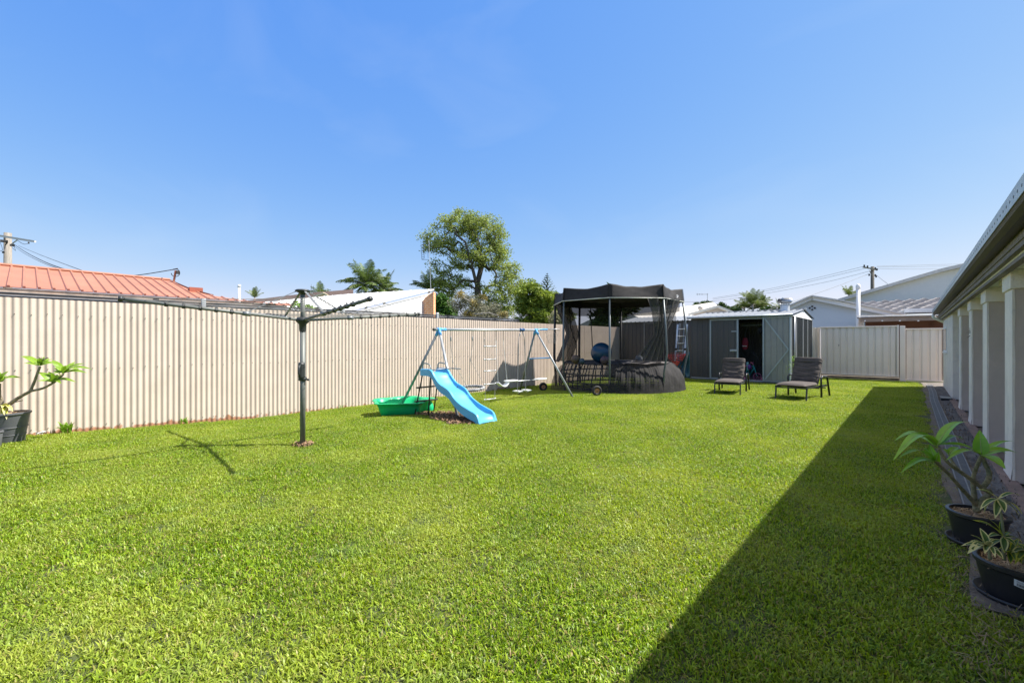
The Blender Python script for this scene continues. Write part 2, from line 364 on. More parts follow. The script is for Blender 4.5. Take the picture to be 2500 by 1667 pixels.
def scatter_bits(name, pts, m, L=(.02, .07), w=.006, z=.01, kind='stuff', up=.02, flat=True):
    n = len(pts); P = np.array(pts); az = rng.uniform(0, pi, n); ln = rng.uniform(*L, n); ww = w*rng.uniform(.5, 1.4, n)
    dx = np.stack([np.cos(az)*ln/2, np.sin(az)*ln/2, rng.uniform(-up, up, n)], 1); sx = np.stack([-np.sin(az)*ww, np.cos(az)*ww, rng.uniform(-.6, .6, n)*ww], 1)
    P[:, 2] += rng.uniform(0, z, n)+up*.6
    A = np.stack([P-dx-sx, P+dx-sx, P+dx+sx, P-dx+sx], 1).reshape(-1, 3); F = np.arange(n*4).reshape(-1, 4)
    o = npmesh(name, A, F, m); tag(o, kind=kind); return o
# mulch and bare earth patches
mp = []
for a, b, r in BARE[:5]:
    for _ in range(int(4200*r*r)+60):
        t = random.uniform(0, 2*pi); q = r*1.1*sqrt(random.random()); mp.append((a+q*cos(t), b+q*sin(t), gz(a, b)+.004))
scatter_bits('bark_chips', mp, mat('bark_chips', (.26, .16, .09), .9, var=.6, scale=60, col2=(.08, .05, .03)), (.015, .05), .006, .02)
b = MB()
for a, c, r in BARE[:5]:
    b.lathe((a, c, gz(a, c)), [(r*1.05, .001), (r*.6, .008), (.001, .012)], 18)
tag(b.build('bare_earth', mat('earth', (.13, .09, .055), .95, var=.4, scale=30, bump=1, bscale=90)), kind='structure')
# ---------------- paved strip by the house -----------------
conc = mat('concrete', (.16, .14, .12), .9, var=.35, scale=5, bump=.7, bscale=70, dirt=(.05, .045, .04), dscale=3.5, damt=.8)
b = MB()
ys = np.linspace(3.08, 19.2, 92)
def lx(y): return .235+.018*sin(y*1.9)+.012*sin(y*5.3)
b.add([(lx(y), y, .012) for y in ys]+[(1.6, y, .012) for y in ys]+[(lx(y), y, -.1) for y in ys], [(i, i+92, i+93, i+1) for i in range(91)]+[(i, i+1, i+185, i+184) for i in range(91)])
tag(b.build('concrete_path', conc), kind='structure')
# crumbling mortar / debris strip between the channel and the piers
rub = mat('rubble', (.11, .105, .10), .95, var=.5, scale=14, bump=1, bscale=60, col2=(.035, .033, .03), dirt=(.24, .23, .22), dscale=9, damt=.7, stretch=(1, .35, 1))
b = MB()
b.grid(lambda u, v: V((.455+.2*v+.012*sin(u*90)*(1-v), 3.15+14.2*u, .014+.018*v+random.uniform(0, .007))), 240, 8)
tag(b.build('rubble_strip', rub), kind='structure')
b = MB(); b.bb(.60, .70, 2.0, 13.5, .0, .05)
tag(b.build('footing', mat('footing', (.23, .165, .14), .9, var=.3, scale=6, bump=.6)), kind='structure')
# drainage channel
t = empty('drain_channel', (.38, 10, 0), 'long grey channel strip with three pale ridges running beside the house wall', 'drain')
def dx(y): return .0+(-.018 if y < 13 else .03*(min(y, 15)-13)/2-.018)
yy = list(np.linspace(3.7, 17.6, 60))
def strip(x0, x1, z0, z1, m, name):
    b = MB(); n = len(yy)
    vs = []
    for y in yy:
        o = dx(y); vs += [(x0+o, y, z0), (x0+o, y, z1), (x1+o, y, z1), (x1+o, y, z0)]
    b.add(vs, [(i*4+k, i*4+(k+1) % 4, i*4+4+(k+1) % 4, i*4+4+k) for i in range(n-1) for k in range(4)]+[(3, 2, 1, 0), (n*4-4, n*4-3, n*4-2, n*4-1)])
    return b.build(name, m, t)
strip(.315, .445, .016, .034, mat('channel', (.055, .062, .07), .6, var=.3, scale=9, dirt=(.2, .19, .17), dscale=6, damt=.4), 'tray')
rm = mat('channel_ridge', (.20, .21, .22), .6, var=.2, scale=8)
for k in range(3): strip(.313+.062*k, .321+.062*k, .033, .042, rm, 'ridge')
# dead leaves and runners on the edge of the paving
pts = [(lx(y)+random.gauss(-.02, .05), y, .0) for y in [random.uniform(2.4, 6.0) for _ in range(520)]]+[(lx(y)+random.gauss(0, .05), y, 0) for y in [random.uniform(6, 18) for _ in range(700)]]
pts += [(random.uniform(.2, .55), random.uniform(2.6, 3.2), .012) for _ in range(160)]
scatter_bits('dry_runners', pts, mat('dry_runners', (.21, .165, .11), .9, var=.5, scale=30), (.02, .08), .0011, .02)
pts = [(random.uniform(.46, .66), random.uniform(3.2, 13), .03) for _ in range(500)]
scatter_bits('leaf_litter', pts, mat('litter', (.15, .12, .09), .9, var=.6, scale=30), (.008, .03), .004, .01)

# ---------------- left corrugated fence -----------------
def fence_mat():
    m, nt, b = nt_new('cream_steel'); N = nt.nodes; L = nt.links
    ge = N.new('ShaderNodeNewGeometry'); sp = N.new('ShaderNodeSeparateXYZ'); L.new(ge.outputs['Position'], sp.inputs[0])
    base = N.new('ShaderNodeTexNoise'); base.inputs['Scale'].default_value = 3; base.inputs['Detail'].default_value = 6; L.new(ge.outputs['Position'], base.inputs['Vector'])
    rp = N.new('ShaderNodeValToRGB'); rp.color_ramp.elements[0].position = .3; rp.color_ramp.elements[1].position = .7
    rp.color_ramp.elements[0].color = (.53, .442, .365, 1); rp.color_ramp.elements[1].color = (.585, .492, .41, 1); L.new(base.outputs['Fac'], rp.inputs[0])
    # rust along the foot: height + noise
    n2 = N.new('ShaderNodeTexNoise'); n2.inputs['Scale'].default_value = 11; n2.inputs['Detail'].default_value = 6; L.new(ge.outputs['Position'], n2.inputs['Vector'])
    n3 = N.new('ShaderNodeTexNoise'); n3.inputs['Scale'].default_value = .8; L.new(ge.outputs['Position'], n3.inputs['Vector'])
    a = N.new('ShaderNodeMapRange'); a.inputs[1].default_value = -.1; a.inputs[2].default_value = .10; a.inputs[3].default_value = 1; a.inputs[4].default_value = 0; L.new(sp.outputs['Z'], a.inputs[0])
    yl = N.new('ShaderNodeMapRange'); yl.inputs[1].default_value = .6; yl.inputs[2].default_value = 3.2; yl.inputs[3].default_value = .74; yl.inputs[4].default_value = .16; L.new(sp.outputs['Y'], yl.inputs[0])
    mm = N.new('ShaderNodeMath'); mm.operation = 'ADD'; L.new(a.outputs[0], mm.inputs[0]); L.new(yl.outputs[0], mm.inputs[1])
    m2 = N.new('ShaderNodeMath'); m2.operation = 'ADD'; L.new(mm.outputs[0], m2.inputs[0]); L.new(n2.outputs['Fac'], m2.inputs[1])
    m3 = N.new('ShaderNodeMath'); m3.operation = 'ADD'; L.new(m2.outputs[0], m3.inputs[0]); L.new(n3.outputs['Fac'], m3.inputs[1])
    r = N.new('ShaderNodeMapRange'); r.inputs[1].default_value = 2.12; r.inputs[2].default_value = 2.26; r.inputs[4].default_value = .85; L.new(m3.outputs[0], r.inputs[0])
    gt = N.new('ShaderNodeMath'); gt.operation = 'MULTIPLY'; g2 = N.new('ShaderNodeMapRange'); g2.inputs[1].default_value = .10; g2.inputs[2].default_value = .02; L.new(sp.outputs['Z'], g2.inputs[0]); L.new(r.outputs[0], gt.inputs[0]); L.new(g2.outputs[0], gt.inputs[1])
    mx = N.new('ShaderNodeMix'); mx.data_type = 'RGBA'; L.new(gt.outputs[0], mx.inputs['Factor']); L.new(rp.outputs[0], mx.inputs[6]); mx.inputs[7].default_value = (.30, .12, .05, 1)
    L.new(mx.outputs[2], b.inputs['Base Color']); b.inputs['Roughness'].default_value = .45; b.inputs['Specular IOR Level'].default_value = .45
    return m
M['cream'] = fence_mat()
FX = -9.0; PITCH = .0762
fence = empty('corrugated_fence', (FX, 8, 0), 'long cream corrugated steel fence with rust at its foot along the left of the lawn', 'fence')
y0 = .18-5*10*PITCH
k = 0
while y0+k*10*PITCH < 16.85:
    a = y0+k*10*PITCH; nn = 10*8+3; b = MB(); e = random.uniform(-.004, .004); tz = random.uniform(-.004, .004)
    def fp(u, v, a=a, e=e, tz=tz):
        y = a+u*(10*PITCH+.012); ph = 2*pi*(y-a)/PITCH
        s = sin(ph+.35*sin(2*ph))
        return V((FX+.0096*s+e+.002*u, y, (gz(-8.9, y)-.03)*(1-v)+(1.885+tz)*v))
    b.grid(fp, nn, 3); b.build('sheet', M['cream'], fence, smooth=True); k += 1
b = MB()
for y in np.arange(y0, 16.8, 2*PITCH):
    for z, dyy in ((1.665, 0), (.89, .01), (gz(-8.9, y)+.085, .02)):
        b.ball((FX+.016, y+PITCH*.25+random.uniform(-.006, .006), z+random.uniform(-.012, .012)), .0065, 6, 4)
tag(b.build('screw', mat('screw', (.16, .13, .11), .5, metal=.3), fence), kind='stuff')
# dark steel fence of the neighbour standing just behind
df = empty('dark_steel_fence', (-9.13, 5, 0), 'black steel fence whose rail shows just above the cream corrugated fence', 'fence')
dk = mat('black_steel', (.028, .03, .036), .45, metal=.2, var=.2)
def rail(z, h, w, name):
    b = MB(); b.bar((-9.13, -4.2, z-.012), (-9.13, 10.32, z+.030), w, h); return b.build(name, dk, df, bevel=.006)
rail(1.946, .030, .05, 'top_rail'); rail(1.893, .022, .045, 'rail')
lt = mat('rail_highlight', (.25, .26, .28), .4, metal=.3)
b = MB(); b.bar((-9.103, -4.2, 1.906), (-9.103, 10.3, 1.946), .004, .016); b.build('trim', lt, df)  # pale strip imitates the light caught along the rail
b = MB()
for i in range(150):
    y = -4.2+i*.0968; b.bb(-9.15, -9.12+(.012 if i % 2 else 0), y, y+.095, .0, 1.915)
b.build('panel', dk, df)
for y in (1.42, 4.05, 7.62-.1, 9.3, 10.33): 
    b = MB(); b.bb(-9.165, -9.095, y-.035, y+.035, 0, 1.985); b.build('post', dk, df)
for px, py in ((497, 740), (838, 760), (1068, 772)):
    p = pX(px, py, -9.08); b = MB(); b.bb(-9.10, -9.06, p.y-.034, p.y+.034, 1.80, 2.035); b.build('bracket', M['galv'], df, bevel=.01)

# ---------------- house on the right -----------------
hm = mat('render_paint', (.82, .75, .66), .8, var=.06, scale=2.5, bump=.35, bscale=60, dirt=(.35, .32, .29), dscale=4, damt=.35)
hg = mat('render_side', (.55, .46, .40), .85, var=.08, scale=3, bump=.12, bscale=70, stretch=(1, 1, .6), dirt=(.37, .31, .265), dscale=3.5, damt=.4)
hs = empty('house', (1.1, 9, 0), 'rendered grey house with projecting piers, eaves and gutter along the right edge of the lawn', 'house')
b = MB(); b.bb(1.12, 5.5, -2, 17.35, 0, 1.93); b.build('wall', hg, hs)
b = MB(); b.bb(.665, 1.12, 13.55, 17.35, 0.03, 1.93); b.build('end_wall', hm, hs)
for yb in (5.92, 7.70, 9.50, 11.45):
    b = MB()
    # shaft slightly flared at the foot
    x0, x1 = .672, 1.12; yf, yk = yb, yb+.42
    zs = [0.03, .14, .9, 1.76]; fl = [.012, 0, .002, 0]
    vs = [];
    for z, f in zip(zs, fl):
        vs += [(x0-f, yf-f, z), (x1, yf-f, z), (x1, yk+f, z), (x0-f, yk+f, z)]
    b.add(vs, [(i*4+k, i*4+(k+1) % 4, i*4+4+(k+1) % 4, i*4+4+k) for i in range(3) for k in range(4)]+[(12, 13, 14, 15)])
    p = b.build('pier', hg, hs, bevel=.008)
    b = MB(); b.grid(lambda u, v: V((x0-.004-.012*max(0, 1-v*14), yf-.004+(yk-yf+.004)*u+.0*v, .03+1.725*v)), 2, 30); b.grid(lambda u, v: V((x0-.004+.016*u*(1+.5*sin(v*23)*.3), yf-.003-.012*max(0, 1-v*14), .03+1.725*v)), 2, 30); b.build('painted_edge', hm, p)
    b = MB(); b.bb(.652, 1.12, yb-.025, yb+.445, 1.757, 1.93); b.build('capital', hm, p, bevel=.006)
b = MB(); b.bb(.60, 1.12, -2, 17.3, 1.93, 1.945); b.build('soffit', mat('soffit', (.76, .75, .68), .7, var=.05), hs)
for yb in (7.0, 8.85, 10.7, 12.75, 4.9):
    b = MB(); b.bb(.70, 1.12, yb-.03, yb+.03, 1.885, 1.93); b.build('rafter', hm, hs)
fm = mat('weathered_fascia', (.24, .205, .19), .7, var=.3, scale=4, bump=.3, stretch=(3, .25, 3), dirt=(.10, .09, .085), dscale=4, damt=.7)
b = MB(); b.bb(.565, .60, -2, 17.25, 1.945, 2.06); b.bb(.555, .565, -2, 17.25, 1.985, 2.03); b.build('fascia', fm, hs)
b = MB(); b.bb(.60, .652, -2, 17.25, 1.90, 1.93); b.build('moulding', fm, hs)
gu = mat('gutter_brown', (.10, .078, .068), .55, metal=.15, var=.25, scale=4, stretch=(4, .2, 4), dirt=(.20, .18, .165), dscale=3, damt=.4)
b = MB()
prof = [(.562, 2.050), (.49, 2.040), (.452, 2.052), (.440, 2.075), (.440, 2.155), (.452, 2.155), (.452, 2.08), (.49, 2.052), (.562, 2.062)]
b.prism([(x, -2, z) for x, z in prof], (0, 19.15, 0)); gt = b.build('gutter', gu, hs)
b = MB(); b.prism([(.434, -2, 2.072), (.434, -2, 2.165), (.4385, -2, 2.165), (.4385, -2, 2.072)], (0, 19.15, 0)); b.build('gutter_face', mat('gutter_face', (.42, .46, .49), .45, metal=.3, var=.15, scale=4), gt)
b = MB()
for i in range(118):
    y = 2.0+i*.128; b.bb(.4325, .4338, y, y+.022, 2.107, 2.121)
tag(b.build('slot', mat('slot_grey', (.13, .15, .17), .6), gt), kind='stuff')
rm2 = mat('roof_sheet', (.47, .48, .48), .5, metal=.25, var=.08)
b = MB()
b.grid(lambda u, v: V((.50+3.6*v, -2+19.2*u, 2.14+.55*v+.008*sin(u*19.2/.0762*2*pi/2.0))), 504, 4)
b.build('roof', rm2, hs, smooth=True, solid=.004)
# window in end wall and downpipe
b = MB(); b.bb(.652, .665, 15.5, 16.9, 1.02, 1.66); fr = b.build('window', M['white'], hs)
b = MB(); b.bb(.648, .6515, 15.56, 16.84, 1.07, 1.62); b.build('pane', mat('glass_dark', (.12, .14, .15), .15, var=.1), fr)
b = MB(); b.bb(.63, .665, 15.45, 16.95, .985, 1.018); b.build('sill', M['white'], fr)
b = MB(); b.tube([(.46, 17.16, 2.06), (.46, 17.16, 1.99), (.49, 17.17, 1.95), (.68, 17.28, 1.84), (.74, 17.42, 1.75), (.74, 17.42, .05)], .042, 10); b.build('downpipe', M['white'], hs, smooth=True)
# wreath hanging between the piers
p = pY(2392, 813, 9.72)
wr = empty('twig_wreath', p, 'round twig wreath with pale petals hanging on a grey pier of the house', 'wreath')
b = MB(); R0 = .085
wx = p.x
for i in range(130):
    t = random.uniform(0, 2*pi); q = R0*random.uniform(.7, 1.05); c = V((p.x+q*cos(t), 9.68, p.z+q*1.15*sin(t))); l = random.uniform(.03, .08); a = t+random.choice((1.2, 1.9, .6, 2.4))
    b.tube([c, c+V((cos(a)*l*.6, random.uniform(-.03, .01), sin(a)*l*.6)), c+V((cos(a)*l, random.uniform(-.04, .01), sin(a)*l))], .0022, 4)
for i in range(26):
    c = V((p.x+.06+random.uniform(-.02, .03), 9.67, p.z-.09-random.uniform(0, .1))); a = random.uniform(3.4, 5.8); b.tube([c, c+V((cos(a)*.05, -.02, sin(a)*.05))], .002, 4)
b.build('twigs', M['barkdark'], wr)
b = MB()
for i in range(26):
    t = i*2*pi/26; c = V((p.x+.055*cos(t), 9.672, p.z+.065*sin(t))); b.leaf(c, c+V((.045*cos(t+1), -.018, .045*sin(t+1))), .034, up=(0, -1, 0), n=3)
b.build('petals', M['white'], wr)
# small dark tray at the foot of the end wall
p = pZ(2303, 975); t = empty('black_tray', (.60, 13.35, .02), 'small black plastic tray lying on the paving against the far house wall', 'tray')
b = MB(); b.bb(.47, .645, 13.2, 13.75, .025, .06); b.bb(.465, .65, 13.19, 13.76, .06, .075); b.build('body', M['black_plastic'], t, bevel=.01)
b = MB(); b.bb(.48, .64, 13.21, 13.5, .0755, .079); b.build('rim', M['greytube'], t)

# ---------------- rear fence and gate -----------------
rf = mat('grey_cream_steel', (.76, .68, .60), .5, var=.04, scale=2)
def rib_panel(b, x0, x1, y, z0, z1, pitch):
    # trapezoid profile facing -Y
    x = x0; P = []
    while x < x1-.01:
        w_ = min(pitch, x1-x)
        P += [(x, y), (x+w_*.62, y), (x+w_*.70, y+.03), (x+w_*.92, y+.03)]; x += pitch
    P.append((x1, y))
    n = len(P); b.add([(a, c, z0) for a, c in P]+[(a, c, z1) for a, c in P], [(i, i+1, n+i+1, n+i) for i in range(n-1)])
def fgate(name, x0, x1, y, z0, z1, label, pitch, tilt=0):
    t = empty(name, ((x0+x1)/2, y, 0), label, 'gate' if 'gate' in name else 'fence')
    b = MB(); rib_panel(b, x0+.02, x1-.02, y, z0+.03, z1-.02, pitch); b.build('panel', rf, t)
    b = MB(); b.bb(x0, x1, y-.035, y+.035, z1-.03, z1+.012); b.build('top_rail', rf, t, bevel=.006)
    b = MB(); b.bb(x0, x1, y-.035, y+.035, z0, z0+.04); b.build('bottom_rail', rf, t, bevel=.006)
    return t
g = fgate('sliding_gate', -2.42, -.30, 19.18, .13, 1.80, 'wide pale grey ribbed steel gate panel raised above the ground between shed and post', .19)
b = MB(); b.bb(-.345, -.30, 19.13, 19.2, .13, 1.83); b.build('stile', rf, g)
b = MB(); b.bb(-1.90, -1.87, 19.13, 19.145, 1.14, 1.17); b.build('latch', M['wire'], g)
g = fgate('side_fence', -.14, .74, 19.22, .03, 1.70, 'narrow pale steel fence panel between the gate post and the house corner', .19)
b = MB(); b.bb(-.28, -.15, 19.12, 19.25, -.02, 1.80); b.build('post', rf, g, bevel=.01)
b = MB(); b.bb(-.15, -.135, 19.15, 19.25, -.02, 1.70); b.build('post', rf, g)
t = empty('rear_corner_post', (-2.5, 19.2, 0), 'pale ribbed steel fence section squeezed between the shed and the wide gate', 'fence')
b = MB(); rib_panel(b, -2.9, -2.45, 19.24, 0, 1.80, .19); b.build('panel', rf, t)
b = MB(); b.bb(-2.455, -2.425, 19.14, 19.22, 0, 1.81); b.build('post', rf, t)
b = MB(); b.bb(-2.6, -.3, 19.3, 19.5, -.02, .085); b.bb(-2.6, .75, 19.62, 19.7, 0, .16); tag(b.build('concrete_kerb', conc), kind='structure')
# ---------------- rotary clothes hoist -----------------
hx, hy = -5.59, 2.3; h = empty('clothes_hoist', (hx, hy, 0), 'dark green rotary clothes hoist with four arms standing on the lawn', 'clothes line')
b = MB(); b.tube([(hx, hy, -.05), (hx, hy, 1.42)], .031, 16); b.build('post', M['hoist'], h, smooth=True)
b = MB(); b.tube([(hx, hy, 1.40), (hx, hy, 1.93)], .027, 16); b.build('inner_post', M['hoist'], h, smooth=True)
b = MB(); b.lathe((hx, hy, 0), [(.036, 1.41), (.040, 1.43), (.043, 1.50), (.075, 1.53), (.085, 1.56), (.06, 1.585), (.03, 1.59)], 20); b.build('hub', M['hoist_dark'], h, smooth=True)
b = MB(); b.lathe((hx, hy, 0), [(.028, 1.865), (.04, 1.885), (.085, 1.905), (.09, 1.918), (.07, 1.93), (.001, 1.935)], 20); b.build('cap', M['hoist_dark'], h, smooth=True)
b = MB(); b.box((hx+.022, hy-.022, .93), (.07, .075, .21)); hd = b.build('winder', M['hoist_dark'], h, bevel=.025)
b = MB(); b.tube([(hx+.055, hy-.055, 1.0), (hx+.075, hy-.075, .97), (hx+.078, hy-.078, .90), (hx+.06, hy-.06, .86)], .012, 8); b.lathe((hx, hy, 0), [(.037, .80), (.05, .81), (.05, .84), (.037, .85)], 14); b.build('handle', M['hoist_dark'], hd, smooth=True)
b = MB(); b.ball((hx+.05, hy+.045, .815), .016, 8, 6); b.build('knob', M['hoist_dark'], hd, smooth=True)
AZ = [radians(88+90*k) for k in range(4)]; AL = 1.7
def armp(k, f, dz=0): a = AZ[k % 4]; return V((hx+AL*f*cos(a), hy+AL*f*sin(a), 1.55+.15*f+dz))
for k in range(4):
    b = MB(); b.tube([armp(k, .03), armp(k, 1)], [.017, .0195], 12); ar = b.build('arm', M['hoist'], h, smooth=True)
    b = MB(); b.tube([armp(k, .985), armp(k, 1.006)], .026, 12); b.build('end_cap', M['hoist_dark'], ar, smooth=True)
    a = AZ[k]; top = V((hx+.07*cos(a), hy+.07*sin(a), 1.905)); bot = armp(k, .36, .02)
    b = MB(); b.bar(top, bot, .026, .008); b.build('stay', M['greytube'], h)
    b = MB(); b.tube([armp(k, .34), armp(k, .385)], .028, 12); b.build('clamp', M['greytube'], ar, smooth=True)
    for i in range(7 if k == 0 else 5):
        b = MB(); f = .45+.085*i; b.tube([armp(k, f-.008), armp(k, f+.008)], .0275, 10)
        b.ball(armp(k, f, .026), .01, 6, 4)
        b.build('cleat', M['hoist_dark'], ar)
for i in range(7):
    f = .45+.09*i; b = MB()
    for k in range(4):
        p, q = armp(k, f, .012), armp(k+1, f, .012); b.tube([p, (p+q)/2-V((0, 0, .012)), q], .0027, 4)
    b.build('line', mat('hoist_line', (.30, .28, .26), .7) if i == 0 else bpy.data.materials['hoist_line'], h)
# ---------------- swing set -----------------
S0 = V((-6.65, 5.24, 1.515)); S1 = V((-6.65, 8.18, 1.565))
def sp(y, dz=0): t = (y-S0.y)/(S1.y-S0.y); q = S0.lerp(S1, t); q.z += dz; return q
ss = empty('swing_set', (-6.65, 6.7, 0), 'grey tube swing set with blue corner joints standing in front of the cream fence', 'swing set')
b = MB(); b.tube([sp(5.16), sp(8.3)], .026, 12); b.build('top_bar', M['galv'], ss, smooth=True)
for (fx, fy), tp, m in (((-5.76, 4.97), sp(5.27), 'legtube'), ((-7.52, 4.93), sp(5.27), 'greytube'), ((-5.77, 8.48), sp(8.17), 'legtube'), ((-7.53, 8.55), sp(8.17), 'greytube')):
    b = MB(); b.tube([V((fx, fy, gz(fx, fy)-.03)), tp], .024, 12); b.build('leg', M[m], ss, smooth=True)
for y, s in ((5.27, 1), (8.17, -1)):
    for fx, fy in ((-5.76, 5.27+(-.30 if s > 0 else 0)), (-7.52, 5.27-.3)) if s > 0 else ((-5.77, 8.48), (-7.53, 8.55)):
        d = (V((fx, fy, 0))-sp(y)).normalized(); b = MB(); b.tube([sp(y, .004), sp(y)+d*.13], .031, 12); b.build('joint', M['bluecap'], ss, smooth=True)
    b = MB(); b.tube([sp(y-.05, .003), sp(y+.05, .003)], .033, 12)
    if s > 0: b.tube([sp(y), sp(y+.16)], .030, 12)
    b.build('joint', M['bluecap'], ss, smooth=True)
b = MB(); b.tube([sp(5.13), sp(5.17)], .029, 10); b.build('end_cap', M['hoist_dark'], ss)
b = MB(); a1 = V((-6.65, 8.17, 1.56)).lerp(V((-7.53, 8.55, -.1)), .42); a2 = V((-6.65, 8.17, 1.56)).lerp(V((-5.77, 8.48, 0)), .42); b.tube([a1, a2], .014, 8); b.build('cross_bar', M['bluecap'], ss, smooth=True)
# basketball ring on the end of the bar
b = MB(); b.tube([sp(8.2, .01), sp(8.62, .015)], .02, 8); hp = b.build('hoop_arm', M['bluecap'], ss, smooth=True)
b = MB(); rc = sp(8.82, .02); b.tube([V((rc.x+.19*cos(t), rc.y+.19*sin(t), rc.z)) for t in np.linspace(0, 2*pi, 25)], .008, 6); b.build('ring', M['steel'], hp, smooth=True)
b = MB()
def npnt(i, j): t = 2*pi*(i+.5*(j % 2))/12; r = .19-.02*j; return V((rc.x+r*cos(t), rc.y+r*sin(t), rc.z-.07*j+.01*sin(i*2)))
for j in range(5):
    for i in range(12):
        b.tube([npnt(i, j), npnt(i, j+1)], .0017, 3, False); b.tube([npnt(i, j), npnt(i-1 if j % 2 == 0 else i+1, j+1)], .0017, 3, False)
b.build('ring_net', M['rope'], hp)
def chain(b, p, q, r=.006):
    n = max(2, int((p-q).length/.022))
    for i in range(n):
        c = p.lerp(q, (i+.5)/n); d = (q-p).normalized(); sd = V((1, 0, 0)) if i % 2 else V((0, 1, 0)); l = .015
        b.tube([c-d*l+sd*0, c-d*l*.4+sd*r, c+d*l*.4+sd*r, c+d*l, c+d*l*.4-sd*r, c-d*l*.4-sd*r, c-d*l], .0026, 4, False)
# nest swing
b = MB(); k1, k2 = V((-6.65, 5.80, .97)), V((-6.65, 6.10, .97)); q = V((-6.62, 6.02, .36))
for y, kk in ((5.56, k1), (6.13, k2)):
    t = sp(y, -.026); m1 = t-V((0, 0, .10)); m2 = m1-V((0, 0, .11)); m3 = m2-V((0, 0, .08)); c = MB(); chain(c, t, m1); c.build('chain', M['chain'], ss); c = MB(); chain(c, m2, m3); c.build('chain', M['chain'], ss); b.ball((m1+m2)/2, .016, 8, 6, (1, 1.1, 3.4))
    y1 = 5.60 if y < 6 else 6.07
    kn = V((-6.65, y1, m3.z-.30)); b.tube([m3, kn], .005, 5); b.tube([kn+V((0, 0, .03)), kn-V((0, 0, .03))], .010, 6)
    for sx in (-.25, .25):
        yy_ = 6.02+(-.23 if y < 6 else .23) ; b.tube([kn, V((-6.65+sx, yy_, .37))], .0045, 5)
o = b.build('swing_rope', M['rope'], ss)
b = MB(); R = .31; cc = V((-6.65, 6.02, .34))
b.tube([cc+V((R*cos(t), R*sin(t), .02*sin(t))) for t in np.linspace(0, 2*pi, 33)], .028, 8); nsw = b.build('nest_seat', mat('nest_rim', (.30, .30, .30), .7, var=.5, scale=22, col2=(.05, .06, .07)), ss, smooth=True)
b = MB()
for i in range(-4, 5):
    s = sqrt(R*R-(i*.065)**2); b.tube([cc+V((i*.065, -s, 0)), cc+V((i*.065, 0, -.04)), cc+V((i*.065, s, 0))], .004, 4); b.tube([cc+V((-s, i*.065, 0)), cc+V((0, i*.065, -.04)), cc+V((s, i*.065, 0))], .004, 4)
b.build('nest_net', M['rope'], nsw)
# rope ladder
b = MB()
for y in (6.47, 6.79):
    t = sp(y, -.026); c = MB(); chain(c, t, t-V((0, 0, .14))); c.build('chain', M['chain'], ss); b.ball(t-V((0, 0, .19)), .009, 6, 5, (1, 1, 4)); y2 = 6.49 if y < 6.6 else 6.78; b.tube([t-V((0, 0, .22)), V((-6.65, y2, 1.1)), V((-6.65, y2, .08))], .005, 5)
b.build('ladder_rope', M['rope'], ss)
for py in (845, 877, 905, 937, 974):
    z = pX(1196, py, -6.65).z; b = MB(); b.tube([V((-6.65, 6.465, z)), V((-6.65, 6.80, z-.005))], .011, 8)
    for y in (6.47, 6.795): b.ball((-6.65, y, z), .017, 8, 6)
    b.build('rung', M['galv'], ss, smooth=True)
# belt swing (white)
b = MB(); ends = []
for y, y2 in ((6.82, 6.93), (7.10, 7.30)):
    t = sp(y if y < 7 else 7.05, -.026); c = MB(); chain(c, t, t-V((0, 0, .2))); c.build('chain', M['chain'], ss); e = V((-6.65, 6.88 if y < 7 else 7.17, .40)); ends.append(e); b.tube([t-V((0, 0, .2)), e], .0045, 5)
b.build('swing_rope', M['white_plastic'], ss)
e0, e1 = V((-6.65, 6.86, .395)), V((-6.65, 7.22, .405)); b = MB()
b.grid(lambda u, v: e0.lerp(e1, u)+V(((v-.5)*.15*(1-.3*abs(2*u-1)), 0, -.10*sin(pi*u)+.004)), 16, 4); b.build('swing_seat', M['white_plastic'], ss, smooth=True, solid=.014)
# glider
gx = -6.65; gy = 7.66
b = MB(); b.tube([sp(gy+.0, 0)+V((0, -.08, .0)), sp(gy+.08)], .036, 12); gl = b.build('glider_bracket', mat('navy_bracket', (.02, .08, .20), .4), ss, smooth=True)
b = MB()
for sy in (-1, 1):
    t = sp(gy); b.tube([t+V((0, .02*sy, -.02)), t+V((0, .09*sy, -.16)), t+V((0, .115*sy, -.40)), V((gx, gy+.14*sy, .22)), V((gx, gy+.15*sy, .16))], .009, 8)
b.build('glider_frame', M['greytube'], gl, smooth=True)
b = MB(); b.tube([V((gx, 7.15, .395)), V((gx, 8.45, .37))], .010, 8); b.build('glider_bar', M['galv'], gl, smooth=True)
for y, z in ((7.30, .41), (8.36, .385)):
    b = MB(); b.box((gx, y, z), (.15, .34, .03)); b.build('glider_seat', M['white_plastic'], gl, bevel=.012)
for y in (gy-.15, gy+.15):
    b = MB(); b.prism([(gx-.10, y-.05, .15), (gx+.10, y-.05, .15), (gx+.02, y+.0, .12), (gx+.1, y+.09, .15), (gx-.10, y+.09, .15)], (0, 0, .018)); b.build('foot_rest', M['white_plastic'], gl)
# ---------------- slide -----------------
sl = empty('slide', (-5.8, 4.9, 0), 'light blue wavy plastic slide with a dark tube ladder beside the green pool', 'slide')
near = [(-6.47, .745, .80), (-6.19, .735, .80), (-6.07, .635, .69), (-5.93, .515, .575), (-5.70, .425, .487), (-5.55, .31, .36), (-5.38, .205, .27), (-5.18, .135, .205), (-5.02, .095, .15), (-4.95, .0, .02)]
